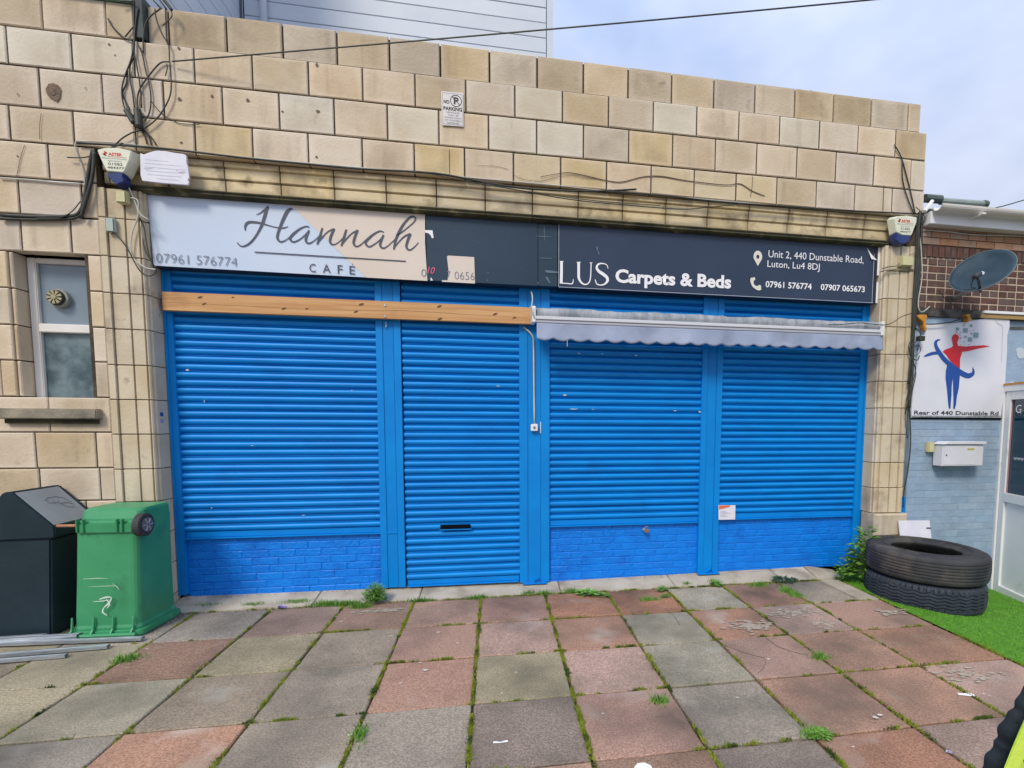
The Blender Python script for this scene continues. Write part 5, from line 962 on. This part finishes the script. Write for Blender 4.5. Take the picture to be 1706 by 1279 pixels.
# local x runs from the corner towards the camera, local +y faces the camera side
ZB, ZT = -.27, 2.08
for o_args in (('door_frame', -.05, .03, ZB, ZT, -.02, .05), ('door_frame', .03, 1.0, ZT-.07, ZT, -.02, .05), ('threshold', .03, 1.0, ZB, ZB+.04, -.02, .06)): DB(*o_args, PVC)
for o_args in (('door_leaf', .036, .115, ZB+.045, ZT-.076, -.01, .035), ('door_leaf', .115, .9, ZT-.16, ZT-.076, -.01, .035), ('door_leaf', .115, .9, ZB+.045, ZB+.13, -.01, .035), ('mid_rail', .115, .9, .80, .90, -.01, .038)): DB(*o_args, PVC)
DB('lower_panel', .115, .9, ZB+.13, .80, -.005, .012, PVC, .002); DB('glass', .115, .9, .90, ZT-.16, -.005, .010, DOORG, 0)
DB('glazing_bead', .115, .122, .90, ZT-.16, .010, .022, mat('pinkish_seal', (.35, .20, .22), None, .6), 0)

def DT(s, s0, s1, z0, cap, m):
    o = lettering('lettering', s, (0, 0, 0), s1-s0, cap, m, dr); o.location = (s0, -.0115, z0); return o
DT('G', .165, .245, 1.775, .085, PRINT_W); DT('www', .18, .33, 1.27, .045, PRINT_W)
MB().box(.0, .5, -.056, -.030, ZT+.0, ZT+.02).build('brown_sealant', FOAM, dr)

# satellite dish
D_C = Vector((4.7331, -.6, 3.1613)); D_N = Vector((-.7299, -.3719, .5736)).normalized(); DR = .2667
sdh = thing('satellite_dish', 'dark grey satellite dish mounted on the brown brick wall', 'satellite dish', D_C); sdh.rotation_euler = D_N.to_track_quat('Z', 'Y').to_euler()
bm_ = MB(); nr, na = 8, 48; V = []; F = []
for i in range(nr+1):
    r = DR*i/nr; zz = .045*((i/nr)**2-1)
    V += [(r*math.cos(2*math.pi*j/na), r*math.sin(2*math.pi*j/na), zz) for j in range(na)]
F = [(i*na+j, i*na+(j+1) % na, (i+1)*na+(j+1) % na, (i+1)*na+j) for i in range(nr) for j in range(na)]
ds = mesh('reflector', V, F, DISH, sdh, True); md = ds.modifiers.new('s', 'SOLIDIFY'); md.thickness = .004
mb = MB(); mb.tube([(DR*math.cos(2*math.pi*j/na), DR*math.sin(2*math.pi*j/na), 0) for j in range(na+1)], .005, 6, cap=False); mb.build('rim', mat('dish_rim', (.10, .14, .17), None, .4), sdh, smooth=True)
Mi = sdh.rotation_euler.to_matrix().inverted()
loc = lambda p: Mi @ (Vector(p)-D_C)
foot = loc((4.587, -.72, 2.931)); head = loc((4.407, -.86, 3.007)); mb = MB(); mb.tube([loc((4.716, -.62, 2.950)), loc((4.613, -.7, 2.971)), loc((4.457, -.82, 3.010))], .012, 8); mb.build('lnb_arm', PRINT_K, sdh)
mb = MB(); d_ = (loc((4.530, -.78, 3.069))-loc((4.403, -.84, 3.007))); a_ = loc((4.396, -.84, 3.012)); mb.tube([a_, a_+d_*.4, a_+d_], .02, 10, radii=[.02, .026, .018]); mb.build('lnb_head', PRINT_K, sdh)
mb = MB(); mb.tube(smooth_path([loc((4.406, -.82, 2.996)), loc((4.465, -.75, 2.951)), loc((4.552, -.72, 2.952)), loc((4.530, -.62, 2.959))], 4), .004, 6); mb.build('lnb_lead', CABLE, sdh)
mb = MB(); mb.tube([loc(D_C+D_N*-.03), loc((4.86, -.35, 3.03)), loc((4.86, -.17, 3.0))], .02, 8); mb.build('mounting_arm', METAL, sdh)
mb = MB(); mb.box(-.05, .05, -.05, .05, -.07, -.047); mb.build('back_plate', METAL, sdh)

# ================================================================== TYRES
def tyre(label, R, wd, z0, center, m, kind, tilt):
    t = thing('tyre', label, 'tyre', (center[0], center[1], z0), 'stacked lorry tyres'); t.rotation_euler = tilt
    na = 288 if kind == 'zig' else 144
    r_in = R*.565; V = []; F = []
    # cross-section from inner bead over the top sidewall, tread, bottom sidewall, inner bead, liner
    sec = [(r_in+.05, wd*.55, 0), (r_in+.012, wd*.80, 0), (r_in, wd*.86, 0), (r_in+.008, wd*.905, 0), (r_in+.03, wd*.93, 0), (r_in+.06, wd*.985, 0), (R*.72, wd*1.0, 0), (R*.78, wd*1.0, 0), (R*.80, wd*.985, 0), (R*.86, wd*.99, 0), (R*.92, wd*.975, 0), (R*.962, wd*.94, 0), (R*.978, wd*.90, 0), (R*.985, wd*.86, 0)]
    nt = 44 if kind == 'zig' else 40
    tread = []
    for k in range(nt+1):
        s = k/nt; z = wd*(.84-.68*s); crown = R*(1-.012*(2*s-1)**2); tread.append((crown, z, 1))
    low = [(r, wd-z, 0) for r, z, _ in sec[::-1]]
    S = sec+tread+low+[(r_in+.12, wd*.3, 0), (r_in+.12, wd*.7, 0)]; ns = len(S)
    for j in range(na):
        a = 2*math.pi*j/na
        for (r, z, tr_) in S:
            rr = r
            if tr_:
                s = (wd*.84-z)/(wd*.68)
                if kind == 'rib':
                    for g0 in (.10, .27, .42, .58, .74, .90):
                        d = abs(s-g0+.004*math.sin(a*40)); 
                        if d < .022: rr -= .009*(1-(d/.022)**2)
                else:
                    tri = abs(((a*26/(2*math.pi)) % 1)-.5)*2
                    for g0 in (.16, .33, .50, .67, .84):
                        d = abs(s-g0-.085*(tri-.5)); 
                        if d < .032: rr -= .013
                    if s < .10 or s > .90:
                        if ((a*60/(2*math.pi)) % 1) < .28: rr -= .014
            elif .93 < r/R < .99:
                if kind == 'zig' and ((a*60/(2*math.pi)) % 1) < .28: rr -= .010
            V.append((rr*math.cos(a), rr*math.sin(a), z))
    for j in range(na):
        for i in range(ns):
            F.append((j*ns+i, ((j+1) % na)*ns+i, ((j+1) % na)*ns+(i+1) % ns, j*ns+(i+1) % ns))
    mb = MB(); mb.add(V, F); o = mb.build('tyre_casing', m, t, smooth=(kind == 'rib'))
    mb = MB()
    for k in (0, 1): 
        rr = R*(.70+.045*k); mb.tube([(rr*math.cos(2*math.pi*j/72), rr*math.sin(2*math.pi*j/72), wd*1.0) for j in range(73)], .0035, 5, cap=False)
    mb.build('sidewall_rib', m, t, smooth=True)
    return t
TC = (4.10, -.775)
tyre('ribbed black lorry tyre on top of the stack on the turf', .508, .262, .215, TC, RUBBER, 'rib', (rad(.4), rad(1.2), 0))
tyre('bluish black lorry tyre with zigzag tread at the bottom of the stack', .498, .262, -.055, (TC[0]-.005, TC[1]), RUBBER2, 'zig', (0, rad(1.6), .3))

# ================================================================== BINS
# green wheeled bin standing upside down
gb = thing('wheelie_bin', 'green wheeled bin standing upside down with its wheel at the top', 'wheelie bin', (-2.915, -.46, 0)); gb.rotation_euler = (0, 0, rad(-3))
def hull(rings, m, nm, parent, bevel=0, smooth=False, capb=True):
    n = len(rings[0]); mb = MB(); mb.add([p for r in rings for p in r], [(i*n+j, i*n+(j+1) % n, (i+1)*n+(j+1) % n, (i+1)*n+j) for i in range(len(rings)-1) for j in range(n)]+([tuple(range(n)), tuple((len(rings)-1)*n+j for j in range(n))] if capb else [])); return mb.build(nm, m, parent, bevel=bevel, smooth=smooth)
def rrect(w_, d_, r, z, cx=0, cy=0, seg=4):
    out_ = []
    for (sx, sy, a0) in ((1, -1, -90), (1, 1, 0), (-1, 1, 90), (-1, -1, 180)):
        for k in range(seg+1):
            a = rad(a0+90*k/seg); out_.append((cx+sx*(w_/2-r)+r*math.cos(a), cy+sy*(d_/2-r)+r*math.sin(a), z))
    return out_
hull([rrect(.475, .44, .045, .045), rrect(.475, .44, .045, .07), rrect(.46, .425, .045, .09), rrect(.44, .41, .045, .45, .012), rrect(.43, .395, .045, .86, .025, .005), rrect(.428, .39, .045, .885, .028, .01)], GREEN, 'bin_body', gb, smooth=False)
hull([rrect(.43, .36, .05, .883, .028, .02), rrect(.43, .355, .05, .90, .028, .02), rrect(.42, .34, .05, .955, .03, .03), rrect(.40, .30, .05, .972, .03, .04)], GREEN, 'bin_base', gb)
hull([rrect(.52, .47, .04, .004), rrect(.525, .475, .04, .02), rrect(.52, .47, .04, .048), rrect(.48, .445, .04, .052)], GREEN, 'rim', gb, bevel=.003)
mb = MB(); mb.tube([(-.235, -.262, .03), (.235, -.262, .03)], .014, 8); mb.build('handle_bar', GREEN, gb)
for x in (-.22, -.075, .06, .20):
    mb = MB(); P = [(-.262, .02), (-.262, .045), (-.240, .07), (-.228, .16), (-.222, .16), (-.222, .02)]
    mb.add([(x-.005, y, z) for y, z in P]+[(x+.005, y, z) for y, z in P], [tuple(range(6)), tuple(range(6, 12))]+[(i, (i+1) % 6, (i+1) % 6+6, i+6) for i in range(6)]); mb.build('handle_rib', GREEN, gb)
MB().box(-.165, .225, -.213, -.19, .795, .875).build('axle_housing', GREEN, gb, bevel=.01)
for x in (-.15, -.11, .12, .155): MB().box(x-.006, x+.006, -.226, -.195, .81, .905).build('axle_rib', GREEN, gb, bevel=.002)
mb = MB(); mb.tube([(-.31, -.185, .855), (.28, -.185, .855)], .011, 10); mb.build('axle', mat('rusty_steel', (.28, .10, .05), (.4, .2, .12), .7, 20), gb)
wh = mb = MB(); mb.tube([(.252, -.185, .855), (.258, -.185, .855), (.300, -.185, .855), (.306, -.185, .855)], .1, 28, radii=[.080, .088, .088, .080]); wh = mb.build('wheel', RUBBER, gb)
mb = MB(); mb.tube([(.3065, -.185, .855), (.312, -.185, .855)], .055, 20); mb.build('wheel_hub', mat('hub_grey', (.13, .14, .15), None, .5), wh)
for k in range(6):
    a = k*math.pi/3; mb = MB(); mb.tube([(.314, -.185+.012*math.cos(a), .855+.012*math.sin(a)), (.314, -.185+.05*math.cos(a), .855+.05*math.sin(a))], .005, 6); mb.build('hub_spoke', PVC_OLD if k > 9 else ALU, wh)
mb = MB()
for pts in ([(-.02, .30, .006), (.03, .315, .013), (.065, .31, .006), (.045, .27, .012), (.01, .235, .006), (.0, .20, .010), (.03, .175, .004)], [(-.06, .285, .003), (.0, .287, .006), (.05, .294, .003)], [(.03, .30, .004), (.05, .26, .008), (.03, .23, .003)], [(-.12, .46, .002), (-.02, .463, .004), (.05, .46, .001)], [(-.09, .40, .001), (.06, .402, .003), (.1, .40, .001)], [(.08, .42, .001), (.11, .39, .004), (.12, .37, .001)]): ribbon(mb, [(x, z, w_) for x, z, w_ in pts], -.2345)
mb.build('scuff', GRIME, gb)
# dark litter bin with gabled hood
lb = thing('recycling_bin', 'large slate-black bin with a gabled hood and a grey sloping panel', 'bin', (-3.495, -.43, 0))
AP, EV = 1.118, .856; hwid = .245; fy0, fy1 = -.20, .20; ins = .02
V = [(-hwid+.02, fy0+.015, 0), (hwid-.085, fy0+.015, 0), (hwid-.03, fy0, .76), (-hwid+.02, fy0, .76), (-hwid+.02, fy1, 0), (hwid-.06, fy1, 0), (hwid-.03, fy1, .76), (-hwid+.02, fy1, .76)]
mb = MB(); mb.add(V, [(0, 1, 2, 3), (7, 6, 5, 4), (0, 4, 5, 1), (1, 5, 6, 2), (2, 6, 7, 3), (3, 7, 4, 0)]); mb.build('bin_body', BLACKP, lb, bevel=.012)
P = [(-hwid-.02, .755), (hwid, .765), (hwid+.008, .80), (hwid+.004, EV), (0, AP), (-.06, AP-.004), (-hwid-.02, EV)]
MB().prism(P, fy0-.01, fy1+.01).build('hood', BLACKP, lb, bevel=.008)
n_ = Vector((AP-EV, 0, hwid)).normalized()
def on_slope(s, y, h): p = Vector((0, y, AP))+(Vector((hwid, 0, EV))-Vector((0, 0, AP)))*s+n_*h; return p
mb = MB(); q = [on_slope(.04, fy0, .006), on_slope(.99, fy0, .006), on_slope(.99, fy1-.03, .006), on_slope(.04, fy1-.03, .006)]; q2 = [p-n_*.012 for p in q]; mb.add(q+q2, [(0, 1, 2, 3), (7, 6, 5, 4), (0, 4, 5, 1), (1, 5, 6, 2), (2, 6, 7, 3), (3, 7, 4, 0)]); mb.build('grey_panel', GREYP, lb, bevel=.003)
mb = MB()
for strokes in ([(.35, -.06), (.30, -.02), (.30, .05), (.38, .10), (.52, .12)], [(.35, -.06), (.45, -.05), (.44, -.01), (.40, .0)], [(.47, -.02), (.46, .02), (.41, .03)], [(.50, .02), (.62, .05), (.66, .10), (.56, .12), (.50, .08), (.50, .02)]):
    mb.tube([on_slope(s, y, .007) for s, y in strokes], .0018, 4)
mb.build('litter_symbol', mat('embossed_line', (.08, .09, .10), None, .5), lb)
# galvanised channels lying on the slabs
def strut(a, b, w_, z, label):
    A_, B_ = Vector((a[0], a[1], 0)), Vector((b[0], b[1], 0)); L_ = (B_-A_).length; ang = math.atan2(B_.y-A_.y, B_.x-A_.x)
    t = thing('metal_channel', label, 'metal channel', (a[0], a[1], z), 'galvanised channels lying by the bins'); t.rotation_euler = (0, 0, ang); h = .022; th = .002
    MB().box(0, L_, 0, w_, h-th, h).build('web', METAL, t, bevel=.0008); MB().box(0, L_, 0, th, 0, h-th).build('flange', METAL, t); MB().box(0, L_, w_-th, w_, 0, h-th).build('flange', METAL, t)
    MB().box(0, L_, w_*.42, w_*.58, h, h+.0025).build('rib', METAL, t, bevel=.0008)
strut((-3.880, -0.753, 0), (-2.605, -0.823, 0), .042, .012, 'longest galvanised channel, reaching past the green bin')
strut((-3.764, -0.996, 0), (-2.758, -0.928, 0), .042, .010, 'second galvanised channel from the front')
strut((-3.752, -1.080, 0), (-2.938, -1.039, 0), .035, .008, 'short galvanised channel nearest the camera')
strut((-3.985, -0.755, 0), (-3.313, -0.733, 0), .06, .032, 'wide galvanised channel lying on top of the others')
strut((-3.339, -0.739, 0), (-3.079, -0.739, 0), .05, .030, 'short wide channel end beside the green bin handle')

# ================================================================== WEEDS AND LITTER
def weed(label, base, n, rx, h, leaf, m, seed=1, frond=False, stems=True, flat=False):
    R = random.Random(seed); mb = MB(); sb = MB()
    for k in range(n):
        a = R.uniform(0, 6.283); rr = R.random()**.6*rx; hh = h*(1-.55*(rr/rx)**1.5)*R.uniform(.25, 1.0)
        p = Vector((rr*math.cos(a), rr*math.sin(a)*.7, hh)); sb.tube([(0, 0, 0), p*.5+Vector((0, 0, .12*hh)), p], .0013, 4, cap=False) if (stems and k % 3 == 0) else None
        d = Vector((math.cos(a+R.uniform(-.8, .8)), math.sin(a+R.uniform(-.8, .8)), R.uniform(-.35, .6) if not flat else R.uniform(.05, .4))).normalized()
        s = d.cross(Vector((0, 0, 1))).normalized(); up_ = s.cross(d); l = leaf*R.uniform(.6, 1.25)
        if frond:
            for q in range(4):
                c_ = p+d*l*q*.25; w_ = l*.20*(1-q*.18)
                for sg in (-1, 1): mb.add([c_, c_+s*sg*w_*1.6+d*l*.16, c_+d*l*.22, ], [(0, 1, 2)])
        else:
            w_ = l*.30; mb.add([p, p+d*l*.35+s*w_+up_*l*.05, p+d*l-up_*l*.12, p+d*l*.35-s*w_+up_*l*.05], [(0, 1, 2), (0, 2, 3)])
    t = thing('weed', label, 'weed', base); o = mesh('leaves', mb.v, mb.f, m, t)
    if stems: sb.build('stems', m, t)
    return t
weed('bushy light green weed at the foot of the first post', (-1.082, -0.239, 0.01), 620, .095, .19, .034, WEED, 2, frond=True)
weed('dandelion clump with long leaves on the sill joint in front of the third shutter', (*(0.859, -0.314, 0)[:2], .0), 60, .06, .05, .07, mat('dandelion_leaf', (.12, .30, .03), (.18, .38, .06), .6, 10, world=True), 3, flat=True, stems=False)
weed('small dandelion rosette beside the larger clump', (*(1.002, -0.386, 0)[:2], .0), 30, .04, .035, .05, WEED, 4, flat=True, stems=False)
weed('low weed tuft at the corner of a grey slab below the padlock', (*(1.605, -0.324, 0)[:2], 0), 80, .05, .05, .03, WEED, 5, flat=True, stems=False)
weed('small weed just below, nearer the camera', (*(1.578, -0.491, 0)[:2], 0), 50, .035, .035, .03, WEED, 6, flat=True, stems=False)
weed('weed tuft on the sill joint left of the third post', (*(2.202, -0.250, 0)[:2], 0), 60, .045, .05, .035, WEED, 7, flat=True, stems=False)
weed('dark grey-green sprawling weed on the sill below the right shutter', (*(2.968, -0.211, 0)[:2], .0), 260, .13, .05, .035, WEEDD, 8, flat=True)
weed('yellow-green weed growing between slabs near the right foreground', (*(1.689, -2.643, 0)[:2], 0), 70, .05, .03, .03, WEED, 9, flat=True, stems=False)
weed('leafy nettle-like plant rising behind the tyres against the stone plinth', (3.76, -.40, .02), 420, .17, .60, .075, WEED, 11)
weed('small leafy shoots between the tyres and the blue wall', (3.62, -.30, .0), 90, .10, .25, .05, WEED, 12)
def litter(name, label, base, pts, m, h=.004, cat='litter'):
    t = MB(); n = len(pts); t.add([(x, y, h*(1 if i % 2 else .4)) for i, (x, y) in enumerate(pts)]+[(x, y, 0) for x, y in pts], [tuple(range(n)), tuple(range(2*n-1, n-1, -1))]+[(i, i+n, (i+1) % n+n, (i+1) % n) for i in range(n)])
    o = t.build(name, m, None); o.location = base; tag(o, label, cat); return o
litter('wrapper', 'crumpled purple sweet wrapper on the sill joint', (-1.858, -0.245, 0.012), [(-.04, .01), (-.015, .02), (.02, -.005), (.045, -.02), (.03, -.03), (-.02, -.01)], mat('purple_foil', (.12, .07, .35), (.4, .4, .6), .3, 40), .014)
litter('paper_scrap', 'white paper scrap caught in the bushy weed', (-1.039, -0.217, 0.05), [(-.04, .0), (-.01, .03), (.05, .02), (.03, -.01), (-.02, -.02)], PAPER, .02)
litter('white_stick', 'short white stick on the dark slab in the foreground', (0.018, -2.440, 0.003), [(-.038, .006), (.0, .001), (.038, .006), (.036, .014), (.0, .010), (-.036, .014)], PRINT_W, .005)
litter('white_blob', 'flat white blob stuck on a pink slab at the right', (2.840, -2.426, 0.003), [(-.05, .012), (-.045, .028), (-.01, .022), (.03, .018), (.045, .004), (.04, -.012), (.01, -.012), (-.02, -.002)], PRINT_W, .003)
litter('paper_cup_lid', 'white round lid at the bottom edge of the picture', (0.688, -2.752, 0.003), [(.045*math.cos(k*math.pi/8), .045*math.sin(k*math.pi/8)) for k in range(16)], PRINT_W, .008)
litter('foil_scrap', 'tiny dark foil scrap near the right foreground joint', (2.249, -2.871, 0.003), [(-.02, 0), (0, .012), (.02, .004), (.012, -.012)], mat('foil_dark', (.08, .08, .12), (.5, .5, .6), .3, 60), .006)
bits = MB()
for (u, _r) in (((-1.610, -0.782, 0), .01), ((-0.515, -1.482, 0), .012), ((-0.599, -1.740, 0), .014), ((-0.465, -1.591, 0), .018), ((-0.449, -0.986, 0), .02), ((-2.482, -0.962, 0), .014), ((-2.421, -1.257, 0), .008), ((-1.330, -0.531, 0), .012), ((-1.260, -0.645, 0), .02), ((-1.244, -0.583, 0), .01), ((0.128, -1.717, 0), .01), ((0.031, -1.961, 0), .01), ((1.429, -2.231, 0), .012), ((0.593, -2.268, 0), .01), ((2.954, -2.432, 0), .014), ((2.964, -2.454, 0), .01), ((-0.739, -2.264, 0), .016), ((-0.763, -2.250, 0), .012), ((-0.287, -1.206, 0), .012), ((-0.796, -0.999, 0), .016), ((1.879, -1.805, 0), .014), ((1.800, -2.756, 0), .01), ((2.149, -2.528, 0), .014), ((2.105, -2.545, 0), .018)):
    n = 7; bits.add([(u[0]+_r*math.cos(k*6.283/n)*random.uniform(.5, 1.3), u[1]+_r*math.sin(k*6.283/n)*random.uniform(.3, .9), .0062) for k in range(n)], [tuple(range(n))])
for k in range(220):
    x = random.uniform(-3.2, 3.5); y = random.uniform(-3, -.3); r = random.uniform(.002, .006); bits.add([(x+r, y, .0065), (x, y+r*.8, .0065), (x-r, y, .0065), (x, y-r*.8, .0065)], [(0, 1, 2, 3)])
o_ = bits.build('paint_specks', mat('off_white_specks', (.62, .58, .52), (.5, .46, .42), .8, 30), None); tag(o_, 'scattered off-white paint and gum specks on the slabs', 'specks', kind='stuff')
gm = MB()
def grit(x0, y0, x1, y1, k, sp, z=.0):
    for _ in range(k):
        t = random.random(); x = x0+(x1-x0)*t+random.gauss(0, sp); y = y0+(y1-y0)*t+random.gauss(0, sp); r = random.uniform(.0015, .006); zz = z+random.uniform(0, .003); a = random.uniform(0, 3)
        P_ = [(x+r*math.cos(a+q*1.571), y+r*.7*math.sin(a+q*1.571), zz) for q in range(4)]+[(x, y, zz+r*.7)]; gm.add(P_, [(0, 1, 4), (1, 2, 4), (2, 3, 4), (3, 0, 4)])
grit(-2.75, -.255, 3.3, -.255, 1500, .014); grit(-3.2, -.70, -2.66, -.69, 260, .02); grit(-2.66, -.68, -2.62, -.24, 240, .02); grit(-3.75, -.66, -3.25, -.66, 160, .02); grit(-2.75, -.03, 3.3, -.03, 700, .012, .06)
for i in range(-5, 6): grit(GX0+.6*i, -3.0, GX0+.6*i, -.26, 130, .007)
o_ = gm.build('joint_grit', mat('dark_grit', (.07, .055, .04), (.16, .13, .10), .95, 40), None); tag(o_, 'dark grit gathered in the joints and against the shopfront', 'grit', kind='stuff')
# pale worn patches on individual slabs
def worn(u, rx, ry, seed, dens=90):
    R = random.Random(seed); mb = MB()
    for k in range(dens):
        x = u[0]+R.gauss(0, rx); y = u[1]+R.gauss(0, ry); r = R.uniform(.004, .020); n = 6
        mb.add([(x+r*1.6*math.cos(q*6.283/n)*R.uniform(.5, 1.2), y+r*.8*math.sin(q*6.283/n)*R.uniform(.5, 1.2), .0055+.00002*k) for q in range(n)], [tuple(range(n))])
    return mb
m_ = mat('worn_mortar_smear', (.42, .37, .29), (.34, .28, .22), .9, 30)
for i_, (u, a, b, d_, lb) in enumerate((((2.053, -1.245, 0), .09, .05, 150, 'pale dried mortar smear on a pink slab right of centre'), ((2.553, -1.048, 0), .12, .05, 120, 'wide cream mortar smear on the slab near the dark weed'), ((2.677, -1.304, 0), .06, .04, 50, 'small cream smear beside the wide one'), ((-0.961, -0.452, 0), .16, .025, 90, 'pale mortar smear along the sill by the bushy weed'), ((3.388, -1.149, 0), .08, .03, 60, 'pale scuffed smear by the turf edge near the tyres'), ((3.061, -2.212, 0), .10, .05, 60, 'scattered cream smears on the slab at the right edge'))):
    o_ = worn(u, a, b, i_, d_).build('mortar_smear', m_, None); tag(o_, lb, 'smear', 'dried mortar smears on the slabs', 'stuff')
# cracks across slabs
mb = MB()
for pts in ([(1.613,-1.396), (1.731,-1.651), (1.853,-1.810), (1.692,-1.995)], [(1.487,-0.785), (1.494,-0.993), (1.475,-1.143)], [(2.050,-1.464), (2.062,-1.654), (2.189,-1.789)]):
    P_ = [(x, y, .0068) for x, y in pts]; P_ = [(x+random.uniform(-.008, .008), y+random.uniform(-.008, .008), .0045) for x, y, z in smooth_path(P_, 7)]; mb.tube(P_, .0013, 4)
o_ = mb.build('slab_cracks', DARK, pav)

# ================================================================== BYSTANDER'S HI-VIS SLEEVE
js = thing('jacket', 'black ribbed and hi-vis yellow jacket sleeve cutting into the bottom right corner', 'jacket', (0, 0, 0))
a = Vector((1.306, -3.96, 1.053)); b = Vector((1.191, -3.96, 0.799)); b = a+(b-a)*1.6
mb = MB(); P_ = []; RR = []
for k in range(181):
    t = k/180; p = a.lerp(b, t); P_.append(p+Vector((.028, .0, -.004))+Vector((.004*math.sin(t*30), 0, 0))); RR.append(.030*min(1, .45+t*1.6)*(1+.075*math.sin(t*70)))
mb.tube(P_, .03, 20, radii=RR); mb.build('ribbed_sleeve', JACKET, js, smooth=True)
yl = [(1.206,1.001), (1.188,0.974), (1.166,0.925), (1.144,0.871), (1.129,0.799), (1.204,0.790), (1.181,0.867), (1.205,0.895), (1.259,0.930), (1.282,1.045)]
mb = MB(); n = len(yl); mb.add([(x, -4.035, z) for x, z in yl]+[(x+.07, -3.99, z) for x, z in yl], [tuple(range(n)), tuple(range(2*n-1, n-1, -1))]+[(i, i+n, (i+1) % n+n, (i+1) % n) for i in range(n)]); mb.build('yellow_panel', HIVIS, js, bevel=.004)
print('objects', len(bpy.data.objects))
